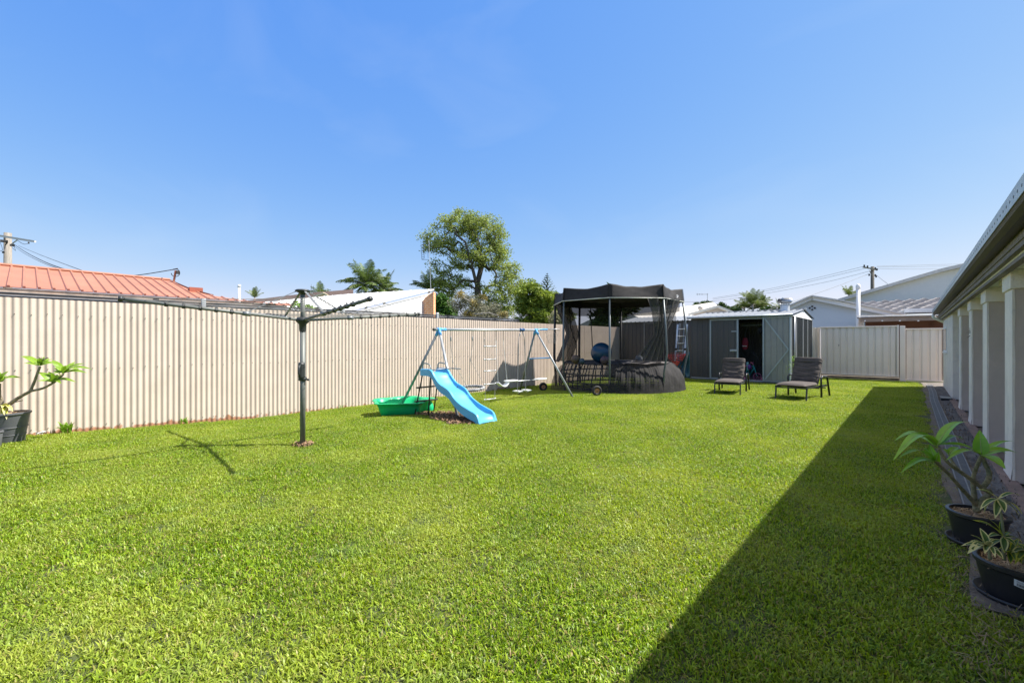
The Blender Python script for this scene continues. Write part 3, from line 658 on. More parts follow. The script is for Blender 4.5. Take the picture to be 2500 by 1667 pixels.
# smooth the profile
def smooth_profile(P, n=44):
    P = [V(p) for p in P]; out = []
    for i in range(n+1):
        t = i/n*(len(P)-1); k = min(int(t), len(P)-2); f = t-k; p0 = P[max(k-1, 0)]; p1, p2 = P[k], P[k+1]; p3 = P[min(k+2, len(P)-1)]
        out.append(.5*((2*p1)+(-p0+p2)*f+(2*p0-5*p1+4*p2-p3)*f*f+(-p0+3*p1-3*p2+p3)*f**3))
    return out
SP = smooth_profile(near)
bed = []
def sl_sec(p):
    x, zb, zt = p; wb = .055
    Y0, Y1 = 4.70, 5.10; lo = zb-.075 if zb > .1 else max(zb-.075, 0)
    if x < -6.1: lo = zb-.06
    if x > -5.05: lo = max(0, zb-.08-(x+5.05)*1.0)
    return [(x, Y0, lo), (x, Y0, zt-.01), (x, Y0+.012, zt), (x, Y0+.035, zt), (x, Y0+.05, zb+.01), (x, Y0+.07, zb-.005), (x, Y1-.07, zb-.005), (x, Y1-.05, zb+.01), (x, Y1-.035, zt), (x, Y1-.012, zt), (x, Y1, zt-.01), (x, Y1, lo)]
secs = [sl_sec(p) for p in SP]; n = 12
b = MB(); b.add([q for s in secs for q in s], [(i*n+k, i*n+k+1, (i+1)*n+k+1, (i+1)*n+k) for i in range(len(secs)-1) for k in range(n-1)]+[tuple(range(n))]+[tuple(len(secs)*n-n+k for k in range(n-1, -1, -1))])
b.build('chute', M['blue'], sl, smooth=False, bevel=0); 
b = MB(); b.box((-4.938, 4.9, .045), (.012, .26, .006)); b.build('lip', M['blue'], sl)
for o in kids(sl):
    if o.name.startswith('chute'):
        o.data.polygons.foreach_set('use_smooth', [True]*len(o.data.polygons)); md = o.modifiers.new('w', 'EDGE_SPLIT'); md.split_angle = radians(38)
dk = M['darktube']
for a_, c_ in (((-6.42, 4.73, .76), (-6.56, 4.65, -.02)), ((-6.40, 5.07, .76), (-6.62, 5.12, -.02)), ((-6.20, 4.73, .72), (-6.23, 4.70, -.02)), ((-5.86, 5.05, .5), (-5.93, 5.09, -.02))):
    a_, c_ = V(a_), V(c_); b = MB(); mid = a_.lerp(c_, .2)+V((.0, 0, 0)); b.tube([a_, mid, c_], .013, 8); b.build('leg', dk, sl, smooth=True)
for z, e in ((.47, .07), (.22, .11)):
    f = (z)/.76; x = -6.56+(.14*f); b = MB(); b.box((x-.005, 4.88, z), (.05, .50, .026)); b.build('step', dk, sl, bevel=.006)
for Y, X0, X1 in ((4.73, -6.44, -6.19), (5.07, -6.44, -6.17)):
    b = MB(); b.tube([(X0, Y, .76), (X0+.005, Y, .865), (X0+.03, Y, .895), (X0+.07, Y, .905), (X1-.08, Y, .895), (X1-.03, Y, .87), (X1, Y, .80), (X1, Y, .76)], .011, 8); b.build('handrail', M['greytube'], sl, smooth=True)
b = MB(); b.tube([(-6.22, 4.72, .79), (-6.20, 5.2, .80)], .010, 8); b.tube([(-6.2, 5.2, .80), (-5.98, 5.22, .80)], .010, 8); b.build('brace', M['greytube'], sl, smooth=True)
# ---------------- green shell pool -----------------
pc = V((-7.02, 4.72, 0)); pz = gz(pc.x, pc.y)
pool = empty('shell_pool', (pc.x, pc.y, pz), 'green plastic shell shaped paddling pool lying on the grass by the slide', 'paddling pool')
def pr_(t): return 1+.085*cos(5*t+.6)+.03*cos(9*t)
b = MB(); b.lathe((pc.x, pc.y, pz), [(.001, .022), (.33, .022), (.40, .04), (.44, .16), (.475, .235), (.50, .25), (.545, .25), (.548, .238), (.50, .232), (.45, .14), (.41, .0), (.001, 0)], 72, fn=pr_, sx=1, sy=1.06)
b.build('basin', M['poolgreen'], pool, smooth=True)
b = MB(); b.ball((pc.x+.15, pc.y+.40, pz+.06), .2, 18, 10, (1, .6, 1.0)); b.build('seat', M['poolgreen'], pool, smooth=True)
# ---------------- trampoline -----------------
T = V((-6.24, 11.30, 0)); A0 = -66
def ta(k, R, z): a = radians(A0+45*k); return V((T.x+R*cos(a), T.y+R*sin(a), z))
tr = empty('trampoline', (T.x, T.y, gz(T.x, T.y)), 'round black trampoline with net, canopy roof and baggy skirt near the sheds', 'trampoline')
polem = mat('pole_grey', (.11, .13, .135), .4, metal=.3)
polek = mat('pole_black', (.02, .02, .022), .6)
for k in range(8):
    b = MB(); fr = k in (0, 1, 2, 7)
    b.tube([ta(k, 1.78, -.02), ta(k, 1.80, .5), ta(k, 1.90, 1.0), ta(k, 1.86, 1.6), ta(k, 1.78, 2.37)] if k in (1, 2) else [ta(k, 1.74, -.02), ta(k, 1.80, .9), ta(k, 1.77, 2.37)], .024 if fr else .035, 10); b.build('pole', polem if fr else polek, tr, smooth=True)
# canopy: scalloped valance and sagging roof
def rimp(s, z0, z1, v):  # s in 0..8
    k = int(s) % 8; f = s-int(s); p = ta(k, 1.80, 0).lerp(ta(k+1, 1.80, 0), f); q = ta(k, 1.76, 0).lerp(ta(k+1, 1.76, 0), f)
    sag = .065*sin(pi*f)**1.2; w_ = .012*sin(s*17)*sin(pi*f)*(1 if k in (0, 1) else .3)
    pt = p.lerp(q, v); r = (pt-T); r.z = 0; r = r.normalized(); pt = pt-r*(.07*sin(pi*f)*v+.5*w_*sin(v*9))
    pt.z = z0+(z1-sag-z0)*v+w_*sin(7*v+s*3); return pt
b = MB(); b.grid(lambda u, v: rimp(u*7.9999, 2.37, 2.72, v), 128, 8); cn = b.build('valance', M['shade'], tr, smooth=True, solid=.006)
b = MB()
def roofp(u, v):
    p = rimp(u*7.9999, 2.37, 2.72, 1); c = V((T.x, T.y, 2.50)); q = p.lerp(c, v); q.z = p.z+(c.z-p.z)*(v**.7)-.10*sin(pi*v)+.02*sin(u*60)*sin(pi*v); return q
b.grid(roofp, 128, 8); b.build('canopy', M['shade'], tr, smooth=True)
for k in range(8):
    b = MB(); b.tube([ta(k, 1.812, 2.368), ta(k+1, 1.812, 2.368)], .013, 8); b.build('rim_tube', mat('pale_piping', (.45, .47, .42), .5) if k == 0 else bpy.data.materials['pale_piping'], tr, smooth=True)
    b = MB(); b.bar(ta(k, 1.812, 2.38), ta(k, 1.775, 2.715), .035, .01, up=ta(k, 1, 0)-T); b.build('corner_strap', M['shade'], tr)
# maker's mark: small pale squiggle on the valance
b = MB(); p0 = ta(1, 1.812, 2.47).lerp(ta(2, 1.812, 2.47), .62); dr = (ta(2, 1, 0)-ta(1, 1, 0)).normalized(); nn_ = (p0-T); nn_.z = 0; nn_.normalize(); p0 += nn_*.012
b.tube([p0+dr*x+V((0, 0, z)) for x, z in ((-.05, -.03), (-.055, .03), (-.02, .045), (-.015, .0), (-.045, -.035), (0, -.02), (.01, .03), (.03, .0), (.05, .035), (.055, -.01))], .006, 5); b.build('emblem', M['white'], tr)
# mat, ring and spring rods
tz = .70
b = MB(); b.lathe((T.x, T.y, 0), [(.001, tz), (1.42, tz), (1.46, tz+.012), (1.50, tz+.012), (1.52, tz-.01), (1.46, tz-.02), (.001, tz-.01)], 48); b.build('mat', mat('jump_mat', (.018, .018, .02), .85, var=.2, spec=.6), tr, smooth=True)
def prof_sk(f, bul=1.):  # skirt section: f 0 top .. 1 ground
    r = 1.47+.36*sin(min(1, f*1.15)*pi/2)**.9*bul+(.0 if f < .8 else 0.03*(f-.8)/.2); z = tz+.02-.74*f**1.25; return r, z
for i in range(48):
    a = 2*pi*i/48; b = MB(); pts = []
    for f in np.linspace(0, 1, 6):
        r = 1.46+.16*sin(f*pi*.62); z = tz-.02-(tz-.05)*f; aa = a+.03*sin(a*5)*f; pts.append(V((T.x+r*cos(aa), T.y+r*sin(aa), z)))
    b.tube(pts, .016, 5); b.build('rod', polek, tr, smooth=True)
for z, r in ((.42, 1.60), (.06, 1.60), (.20, 1.62)):
    b = MB(); b.tube([(T.x+r*cos(t), T.y+r*sin(t), z) for t in np.linspace(0, 2*pi, 49)], .022, 6); b.build('frame_ring', polek, tr, smooth=True)
def skirt(a0, a1, m, wr, name, n=60):
    def fn(u, v):
        a = radians(a0+(a1-a0)*u); r, z = prof_sk(v); w_ = wr*(.5*sin(u*n*.9+4*v)+.5*sin(u*n*.37-7*v+1)+.3*sin(u*n*2.1+11*v))*sin(pi*min(1, v*1.1))
        return V((T.x+(r+w_)*cos(a), T.y+(r+w_)*sin(a), max(.0, z+w_*.5)+gz(T.x+r*cos(a), T.y)*.8))
    b = MB(); b.grid(fn, n*2, 18); b.build(name, m, tr, smooth=True)
skirt(-67, -22, M['skirtM'], .018, 'skirt', 60); skirt(-22, 70, M['skirtR'], .016, 'skirt', 75)
skirt(70, 180, M['skirtL'], .008, 'skirt'); skirt(180, 293, M['skirtL'], .008, 'skirt')
# mesh walls: clear back, bunched curtains at both sides
def wall(k0, k1, z0, z1, m, name, R=1.72, wv=0., nw=20, rr=None):
    def fn(u, v):
        s = k0+(k1-k0)*u; k = int(math.floor(s)); f = s-k; Rv = R if rr is None else rr(v); p = ta(k, Rv, 0).lerp(ta(k+1, Rv, 0), f); r = (p-T).normalized(); w_ = wv*sin(u*nw*pi+2*v)
        p = p+r*w_; p.z = z0+(z1-z0)*v; return p
    b = MB(); b.grid(fn, max(24, nw*6), 10); return b.build(name, m, tr, smooth=True)
wall(2.2, 5.6, tz, 2.36, M['net'], 'net')
wall(2.0, 6.4, 2.10, 2.36, mat('net_band', (.02, .02, .02), .8, alpha=.75), 'net_band', R=1.70)
wall(5.35, 6.35, tz, 2.36, M['netd'], 'curtain', wv=.04, nw=9, rr=lambda v: 1.42+.32*abs(2*v-1)**1.2)
def rc_(v): return 1.36+.38*v**1.3
b = MB()
def cur(u, v):
    # gathered net on the right: wide at the rim, pinched then swept towards the front at the mat
    a = A0+45*(1.15+.9*(u-.5)*(.35+.65*abs(v-.45)*2)); a -= (1-v)**2*14; R = 1.40+.34*v; R += .05*sin(u*26+3*v)
    return V((T.x+R*cos(radians(a)), T.y+R*sin(radians(a)), tz+.01+(2.36-tz)*v))
b.grid(cur, 60, 14); b.build('curtain', mat('net_right', (.065, .060, .055), .8, alpha=.78, var=.3), tr, smooth=True)
for s, ww in ((4.75, .1), (5.5, -.06), (3.0, .06), (2.75, .05)):
    b = MB(); k = int(s); f = s-k
    b.tube([ta(k, R_, 0).lerp(ta(k+1, R_, 0), f)+V((0, 0, z)) for R_, z in ((1.45, tz), (1.5+ww, 1.2), (1.66, 1.7), (1.72, 2.36))], .016, 6); b.build('net_rod', polek, tr, smooth=True)
# loose net lying in folds over the mat edge
b = MB(); b.grid(lambda u, v: V((T.x+(.35+1.2*u)*cos(radians(-50+80*v*u)), T.y-.2+(.35+1.1*u)*sin(radians(-50+80*v*u)), tz+.02+.05*abs(sin(v*9+u*4))*(1-.3*u)+.09*max(0, .5-abs(v-.65))*(1-u))), 24, 30); b.build('loose_net', mat('loose_net', (.10, .09, .085), .8, alpha=.9, var=.4), tr, smooth=True)
# balls on the mat
def ball(name, px, py, D, r, m, label, cat='ball'):
    p = pD(px, py, D); p.z = tz+r+.012; b = MB(); b.ball(p, r, 32, 20); o = b.build(name, m, smooth=True); return tag(o, label, cat, 'balls left on the trampoline')
ball('exercise_ball', 1468, 860, 11.7, .275, mat('navy_ball', (.004, .04, .085), .35, var=.12), 'large glossy navy blue exercise ball sitting on the trampoline mat')
ball('play_ball', 1421, 882, 11.35, .073, mat('slate_ball', (.03, .055, .08), .6, var=.2), 'small slate blue ball left of the large blue ball')
ball('play_ball', 1476, 882, 11.1, .108, mat('plum_ball', (.05, .03, .045), .6, var=.3, scale=9), 'mottled plum ball in front of the large blue ball')
ball('basketball', 1405, 878, 11.5, .115, mat('ochre_ball', (.09, .065, .02), .6, var=.6, scale=8, col2=(.05, .03, .04)), 'ochre and brown basketball behind the bunched net')
ball('soccer_ball', 1560, 874, 12.3, .10, mat('pale_ball', (.35, .36, .38), .5, var=.4, scale=9, col2=(.05, .05, .06)), 'pale patched football at the back right of the mat')
# trolley wheels by the frame
def wheel(px, py, label, dz=0):
    p = pZ(px, py+13, .0); c = V((p.x, p.y, gz(p.x, p.y)+.12)); t = empty('loose_wheel', (c.x, c.y, c.z-.12), label, 'wheel', 'small rubber wheels with orange hubs')
    d = (V((0, 0, 0))-c); d.z = 0; d.normalize(); d = Matrix.Rotation(.35, 3, 'Z') @ d
    Rm = d.to_track_quat('Z', 'Y').to_matrix()
    def L_(prof, m, nm):
        b = MB(); b.lathe((0, 0, 0), prof, 28); b.v = [Rm @ v+c for v in b.v]; b.build(nm, m, t, smooth=True)
    L_([(.062, -.03), (.10, -.036), (.118, -.02), (.122, 0), (.118, .02), (.10, .036), (.062, .03), (.062, -.03)], M['rubber'], 'tyre')
    L_([(.001, .022), (.02, .024), (.03, .01), (.055, .008), (.064, .028), (.064, -.028), (.001, -.02)], M['orange_hub'], 'hub')
    b = MB(); b.tube([c-d*.05, c+d*.045], .012, 8); b.build('axle', M['wire'], t)
    return t
wheel(1457, 953, 'small black wheel with an orange hub at the front foot of the trampoline skirt')
t = wheel(1326, 933, 'small black wheel with an orange hub in the shade by the fence')
# ---------------- garden sheds -----------------
def panel_y(b, x0, x1, y, z0, z1, pitch=.13, dep=.012, sgn=-1):
    P = []; x = x0
    while x < x1-1e-4:
        a = min(x+pitch*.14, x1); c = min(x+pitch*.22, x1); P += [(x, y+sgn*dep), (a, y+sgn*dep), (c, y)]; x = x+pitch; 
        if x-pitch*.08 < x1: P.append((x-pitch*.08, y))
    P.append((x1, y)); P = [p for p in P if p[0] <= x1+1e-6]
    n = len(P); b.add([(a, c, z0) for a, c in P]+[(a, c, z1) for a, c in P], [(i, i+1, n+i+1, n+i) for i in range(n-1)])
def panel_x(b, x, y0, y1, z0, z1, pitch=.13, dep=.012, sgn=1):
    q = MB(); panel_y(q, y0, y1, 0, z0, z1, pitch, dep, -1); b.add([(x-sgn*v.y, v.x, v.z) for v in q.v], q.f)
def shed_roof(parent, x0, x1, yf, yr, yb, ze, zr, name='roof', mt=None):
    for y0, y1, z0, z1 in ((yf, yr, ze, zr), (yr, yb, zr, ze)):
        b = MB(); pit = .19; P = []; x = x0
        while x < x1-.01:
            P += [(x, .022), (x+.03, .022), (x+.045, 0), (min(x+pit-.015, x1), 0)]; x += pit
        P.append((x1, .0)); n = len(P)
        b.add([(a, y0, z0+h_) for a, h_ in P]+[(a, y1, z1+h_) for a, h_ in P], [(i, i+1, n+i+1, n+i) for i in range(n-1)])
        b.build(name, mt or M['shedroof'], parent, solid=.003)
# shed with its door open
SY, SX0, SX1, SB = 15.4, -5.62, -2.66, 19.0
sh = empty('open_garden_shed', (-4.1, 17.2, 0), 'charcoal steel garden shed with its door open and a zinc gable roof with whirling vent', 'shed')
dm = M['darksteel']; tm = M['trimpale']
b = MB(); panel_y(b, SX0, -4.98, SY, .04, 2.03, .17); b.build('front_wall', dm, sh)
b = MB(); b.bb(SX0-.05, SX1+.06, SY-.06, SB, -.02, .045); b.build('base', mat('shed_base', (.13, .13, .135), .7, var=.2), sh)
b = MB(); b.bb(SX0, SX1, SY-.03, SY+.03, .045, .075); b.bb(-4.96, -2.7, SY-.045, SY-.03, 2.0, 2.035); b.build('rail', tm, sh)
dl = None
b = MB(); panel_y(b, -4.95, -4.16, SY-.02, .09, 2.0, .17); dl = b.build('door', dm, sh)
b = MB(); b.bb(-5.0, -4.955, SY-.045, SY+.01, .05, 2.03); b.bb(-4.165, -4.115, SY-.05, SY, .06, 2.02); b.bb(-4.955, -4.165, SY-.035, SY-.015, .06, .095); b.bb(-4.955, -4.165, SY-.035, SY-.015, 1.985, 2.015); b.build('door_frame', tm, dl)
for z0, z1, x0, pxx in ((.965, 1.035, -4.37, 0), (1.60, 1.635, -4.325, 0)):
    b = MB(); b.bb(x0, -4.16, SY-.05, SY-.035, z0, z1); b.build('bolt_plate', tm, dl)
b = MB(); b.tube([(-4.32, SY-.062, 1.0), (-4.14, SY-.062, 1.0)], .008, 6); b.build('bolt', M['steel'], dl)
# open right leaf lying back against the front (its pale inner face shows)
b = MB(); panel_y(b, -3.37, -2.70, SY-.07, .09, 2.02, .165, .01, 1); dr_ = b.build('door', M['doorpale'], sh); dr_['label'] = 'pale green grey inner face of the open shed door with diagonal braces'
b = MB(); b.bb(-3.41, -3.375, SY-.10, SY-.04, .06, 2.04); b.bb(-2.70, -2.665, SY-.10, SY-.04, .06, 2.06); b.bb(-3.375, -2.70, SY-.098, SY-.075, .06, .085); b.bb(-3.375, -2.70, SY-.098, SY-.075, 2.015, 2.045); b.build('door_frame', tm, dr_)
b = MB(); b.bar((-3.35, SY-.105, 2.0), (-2.72, SY-.105, 1.05), .035, .012, up=(0, 1, 0)); b.bar((-2.72, SY-.106, 1.05), (-3.36, SY-.106, .10), .03, .012, up=(0, 1, 0)); b.build('brace', tm, dr_)
b = MB(); panel_x(b, SX1, SY, SB, .04, 2.05, .085, .014, 1); sw = b.build('side_wall', dm, sh)
b = MB()
for y in (SY+.62, SY+1.75, SY+2.62, SB-.03): b.bb(SX1+.0145, SX1+.03, y-.022, y+.022, .05, 2.06)
b.bb(SX1-.03, SX1+.012, SY-.03, SY-.0, .04, 2.06)
b.build('side_post', M['galv'], sh)
b = MB(); panel_x(b, SX0, SY, SB, .04, 2.05, .13, .012, -1); panel_y(b, SX0, SX1, SB, .04, 2.05); b.build('rear_wall', M['doorpale'], sh)
b = MB(); b.bb(SX0, SX1-.05, SY-.015, SY+.012, 2.028, 2.105); b.bb(SX0, SX1-.05, SB-.012, SB+.012, 2.04, 2.125); b.build('head_rail', dm, sh)
b = MB(); b.add([(SX1-.005, SY-.1, 2.055), (SX1-.005, SB+.06, 2.055), (SX1-.005, (SY+SB)/2, 2.31), (SX1+.03, SY-.1, 2.055), (SX1+.03, SB+.06, 2.055), (SX1+.03, (SY+SB)/2, 2.31)], [(0, 2, 1), (3, 4, 5), (0, 3, 5, 2), (2, 5, 4, 1), (1, 4, 3, 0)]); b.build('gable', M['white'], sh)
shed_roof(sh, SX0-.1, SX1+.07, SY-.14, (SY+SB)/2, SB+.1, 2.105, 2.345)
b = MB(); b.tube([(SX0-.1, SY-.145, 2.09), (SX1+.05, SY-.145, 2.09)], .032, 12); b.build('eave_roll', mat('eave_roll', (.42, .46, .48), .4, metal=.4), sh, smooth=True)
b = MB(); b.box(((SX0+SX1)/2, (SY+SB)/2, 2.37), (SX1-SX0+.2, .16, .012)); b.build('ridge_cap', M['white'], sh)
b = MB(); b.tube([(SX1+.035, SY+.25, 2.06), (SX1+.035, SY+.27, .1)], .02, 8); b.build('downpipe', M['steel'], sh, smooth=True)
# whirling vent
vc = V((-3.08, SY+1.35, 2.285)); vt = MB(); vt.lathe(vc, [(.145, -.05), (.135, .02), (.13, .21)], 24); vo = vt.build('roof_vent', M['steel'], sh, smooth=True)
b = MB(); b.lathe(vc, [(.15, .20), (.152, .225), (.145, .235)], 24); b.build('collar', M['galv'], vo)
bm = mat('vane', (.52, .54, .56), .28, metal=.8, var=.2, scale=12)
b = MB()
for i in range(26):
    a = 2*pi*i/26
    def vf(u, v, a=a):
        th = a+u*.62+v*.25; r = .205*sin(.45+u*1.85)**.75+.012*(v-.5)*2; z = .22+.20*u
        return vc+V((r*cos(th), r*sin(th), z))
    b.grid(vf, 8, 1)
b.build('vane', bm, vo, smooth=True)
b = MB(); b.ball(vc+V((0, 0, .31)), .125, 18, 10, (1, 1, .6)); b.build('rotor', M['darktube'], vo, smooth=True)
b = MB(); b.lathe(vc, [(.11, .415), (.08, .43), (.001, .435)], 20); b.build('cap', bm, vo, smooth=True)
# second shed behind the trampoline
s2 = empty('closed_garden_shed', (-7.4, 18, 0), 'closed charcoal steel garden shed standing behind the trampoline in the corner', 'shed')
AX0, AX1, AY, AB = -8.93, -6.0, 16.55, 19.5
b = MB(); panel_y(b, AX0, AX1, AY, -.1, 2.06, .17); b.build('front_wall', dm, s2)
b = MB(); panel_y(b, AX1+.001, SX0-.02, AY+.15, -.1, 2.0, .17); b.build('side_panel', dm, s2)
b = MB(); panel_x(b, AX0, AY, AB, -.1, 2.06, .13, .012, -1); panel_x(b, AX1, AY, AB, -.1, 2.06); panel_y(b, AX0, AX1, AB, -.1, 2.06); b.build('rear_wall', dm, s2)
b = MB(); panel_y(b, -7.85, -7.1, AY-.02, -.04, 2.0, .15); d2 = b.build('door', dm, s2)
b = MB(); b.bb(-7.9, -7.85, AY-.04, AY-.015, -.06, 2.03); b.bb(-7.10, -7.06, AY-.04, AY-.015, -.06, 2.03); b.bb(-7.85, -7.1, AY-.04, AY-.015, 2.0, 2.03); b.build('door_frame', M['greytube'], d2)
shed_roof(s2, AX0-.06, -5.55, AY-.1, AY+1.5, AB+.05, 2.07, 2.33)
# ---------------- ladder leaning in the gap -----------------
ld_ = empty('aluminium_ladder', (-5.95, 15.9, 0), 'aluminium extension ladder leaning upright between the two sheds', 'ladder')
lp = [pY(1654, 795, 16.2), pY(1678, 795, 16.2)]
xl, xr = -6.1, -5.62
xl = pY(1655, 800, 15.95).x; xr = pY(1677.5, 800, 15.95).x; zt_ = pY(1655, 792, 15.95).z
for x in (xl, xr):
    b = MB(); b.bar((x, 15.55, 0), (x, 15.95, zt_), .022, .06, up=(1, 0, 0)); b.build('stile', M['galv'], ld_)
for i in range(7):
    f = .1+.135*i; b = MB(); y = 15.55+.4*f; b.tube([(xl, y, zt_*f), (xr, y, zt_*f)], .016, 8); b.build('rung', M['galv'], ld_, smooth=True)
b = MB(); b.bar((xl+.06, 15.72, .4), (xl+.06, 15.98, 1.95), .02, .04, up=(1, 0, 0)); b.bar((xr-.1, 15.72, .4), (xr-.1, 15.98, 2.05), .02, .04, up=(1, 0, 0)); b.build('upper_section', M['greytube'], ld_)
b = MB(); b.box((xl, 15.76, 1.02), (.09, .07, .07)); b.box((xr, 15.76, 1.02), (.09, .07, .07)); b.build('lock', M['wire'], ld_, bevel=.01)
# wheelbarrow stood on end + red basket
wb = empty('wheelbarrow', (-5.5, 14.6, 0), 'blue wheelbarrow tray tipped on its side between trampoline and shed', 'wheelbarrow')
c0 = pY(1672, 895, 14.9)
b = MB(); b.grid(lambda u, v: V((c0.x-.22+.42*u, 14.9-.1+.25*sin(pi*u)*sin(pi*v), .08+.72*v+.0*u+.16*u*v)), 12, 10); b.build('tray', mat('barrow_blue', (.04, .13, .19), .4, var=.2), wb, smooth=True, solid=.01)
b = MB(); b.tube([(c0.x-.25, 14.75, .1), (c0.x+.05, 14.72, .75), (c0.x+.19, 14.8, 1.0)], .016, 8); b.tube([(c0.x+.1, 14.75, .1), (c0.x-.1, 14.7, .5)], .016, 8); b.build('handle', M['wire'], wb, smooth=True)
rb = empty('red_basket', (-5.8, 14.4, .5), 'red wire basket lying in the tipped blue wheelbarrow', 'basket')
c1 = pY(1650, 872, 14.55)
b = MB()
for j, z in enumerate((.0, .07, .14, .2)):
    s_ = .20+.03*j; b.tube([c1+V((s_*cos(t)*1.1, .12*sin(t), z-.1+.03*sin(t))) for t in np.linspace(0, 2*pi, 17)], .007, 5)
for i in range(16):
    t = 2*pi*i/16; b.tube([c1+V((.20*cos(t)*1.1, .1*sin(t), -.1)), c1+V((.29*cos(t)*1.1, .12*sin(t), .1))], .005, 4)
b.build('frame', mat('red_paint', (.42, .025, .02), .45), rb)
b = MB(); b.grid(lambda u, v: c1+V((-.18+.36*u, .06*cos(u*3), -.12-.20*v*sin(pi*u))), 10, 4); b.build('liner', mat('red_liner', (.30, .02, .02), .6), rb, smooth=True, solid=.008)
# ---------------- shed contents -----------------
IY = 15.75
b = MB(); zz = pY(1830, 794, IY).z; b.tube([(-4.2, IY+.25, zz), (-3.0, IY+.25, zz+.02)], .014, 8); tag(b.build('hanging_rod', M['trimpale'], smooth=True), 'thin pale rod running across inside the open shed', 'rod')
p = pY(1819, 840, IY); rbg = empty('drawstring_bag', (p.x, IY, p.z), 'red drawstring bag hanging inside the open shed doorway', 'bag')
b = MB()
def bag(u, v): 
    wv = .10*(sin(pi*min(1, .12+v*.75))**.6)*(1+.04*sin(u*30)); t = 2*pi*u; return V((p.x+wv*cos(t), IY+wv*.45*sin(t), p.z+.20-.38*v))
b.grid(bag, 24, 12); b.build('body', mat('red_cloth', (.17, .006, .016), .8, var=.2), rbg, smooth=True)
b = MB(); b.tube([(p.x, IY, p.z+.19), (p.x+.01, IY+.1, p.z+.45), (p.x, IY+.25, zz)], .006, 5); b.tube([(p.x-.02, IY-.03, p.z+.17), (p.x-.01, IY+.1, p.z+.45), (p.x, IY+.25, zz)], .006, 5); b.build('cord', M['wire'], rbg)
b = MB()
for i in range(9): b.bb(p.x-.065+.015*i, p.x-.056+.015*i, IY-.052, IY-.049, p.z-.075, p.z-.055+(.006 if i % 3 == 0 else 0))
b.build('print', M['white'], rbg)
p = pY(1856, 806, IY); b = MB(); b.ball((p.x, IY+.05, p.z), .105, 18, 12, (.75, .5, 1.05)); hat = b.build('sun_hat', mat('cap_cloth', (.015, .015, .018), .8), smooth=True); tag(hat, 'dark cap hanging at the top right inside the open shed', 'hat')  # dark cloth cap with a peak, hung in the shed
b = MB(); b.box((p.x-.03, IY, p.z-.1), (.10, .12, .012)); b.build('peak', bpy.data.materials['cap_cloth'], hat)
p = pY(1847, 790, IY); b = MB(); b.tube([V((p.x+.05*cos(t), IY+.2, p.z+.045*sin(t*2)+.01)) for t in np.linspace(0, 2*pi, 15)], .014, 6); tag(b.build('hose_coil', M['wire'], smooth=True), 'small black coil hung over the rod in the shed', 'coil')
# pushchair frame
p0 = pY(1833, 860, IY+.3); pc_ = empty('folded_pushchair', (-3.7, IY+.4, 0), 'folded black pushchair leaning in the dark shed', 'pushchair')
for dz in (0, .07):
    b = MB(); q0 = pY(1830, 857, IY+.3); q1 = pY(1866, 888, IY+.3); b.tube([q0+V((0, 0, dz)), q1+V((0, .1, dz))], .014, 6); b.build('handle', M['darktube'], pc_, smooth=True)
b = MB(); q = pY(1858, 895, IY+.3); b.box(q+V((0, .1, -.15)), (.26, .3, .34)); b.build('seat', mat('dark_cloth', (.02, .02, .022), .9), pc_, bevel=.05)
b = MB()
for sx in (-.12, .12): b.lathe((0, 0, 0), [(.001, 0)], 3) if False else b.tube([q+V((sx+.08*cos(t), .1, -.40+.08*sin(t))) for t in np.linspace(0, 2*pi, 17)], .014, 6)
b.build('wheel', M['rubber'], pc_)
# child's bicycle
bk = empty('childs_bicycle', (-3.72, 15.62, .05), 'teal child\'s bicycle with pink wheels parked in the shed doorway', 'bicycle')
BY = 15.56; teal = mat('teal', (.01, .25, .26), .4); pink = mat('pink', (.62, .17, .32), .5); dpink = mat('tyre_pink', (.25, .07, .14), .6)
w1 = pY(1849, 925, BY); w0 = pY(1826, 925, BY+.05); w1.z = max(w1.z, .17)
c1_ = V((w1.x, BY, .17)); c0_ = V((w1.x-.36, BY+.12, .17))
for c_ in (c1_, c0_):
    b = MB(); b.tube([c_+V((.115*cos(t), 0, .115*sin(t))) for t in np.linspace(0, 2*pi, 25)], .013, 6); wo = b.build('wheel', dpink, bk, smooth=True)
    b = MB(); 
    for i in range(6): b.tube([c_, c_+V((.11*cos(i*1.047), 0, .11*sin(i*1.047)))], .003, 4)
    b.build('spokes', pink, wo)
b = MB(); hd_ = c1_+V((-.12, .03, .36)); st_ = c0_+V((.03, -.02, .28)); bb_ = c0_+V((.12, -.04, .03))
for a_, c_ in ((c1_, hd_), (hd_-V((-.03, 0, .06)), bb_), (hd_-V((-.02, 0, .03)), st_), (st_, bb_), (bb_, c0_), (st_, c0_)): b.tube([a_, c_], .014, 6)
b.build('frame', teal, bk, smooth=True)
b = MB(); b.tube([hd_, hd_+V((-.02, 0, .07))], .01, 6); b.tube([hd_+V((-.04, -.16, .09)), hd_+V((-.02, 0, .07)), hd_+V((-.04, .16, .09))], .012, 6); b.build('handlebar', pink, bk, smooth=True)
b = MB(); b.box(st_+V((0, 0, .05)), (.16, .08, .04)); b.build('saddle', pink, bk, bevel=.015)
for dx_, m_ in ((-.02, pink), (.50, dpink)):
    b = MB(); b.ball((c0_.x+dx_+.02, BY-.09, .105), .048, 14, 8, (1, .35, 1)); b.build('stabiliser', m_, bk, smooth=True)
b = MB(); p = pY(1830, 896, BY); b.ball((p.x, BY, p.z), .085, 16, 10, (.7, .8, 1.0)); hl = tag(b.build('purple_helmet', mat('purple', (.10, .03, .22), .4, var=.5, scale=14), smooth=True), 'purple child helmet hanging on the bicycle handlebar', 'helmet')
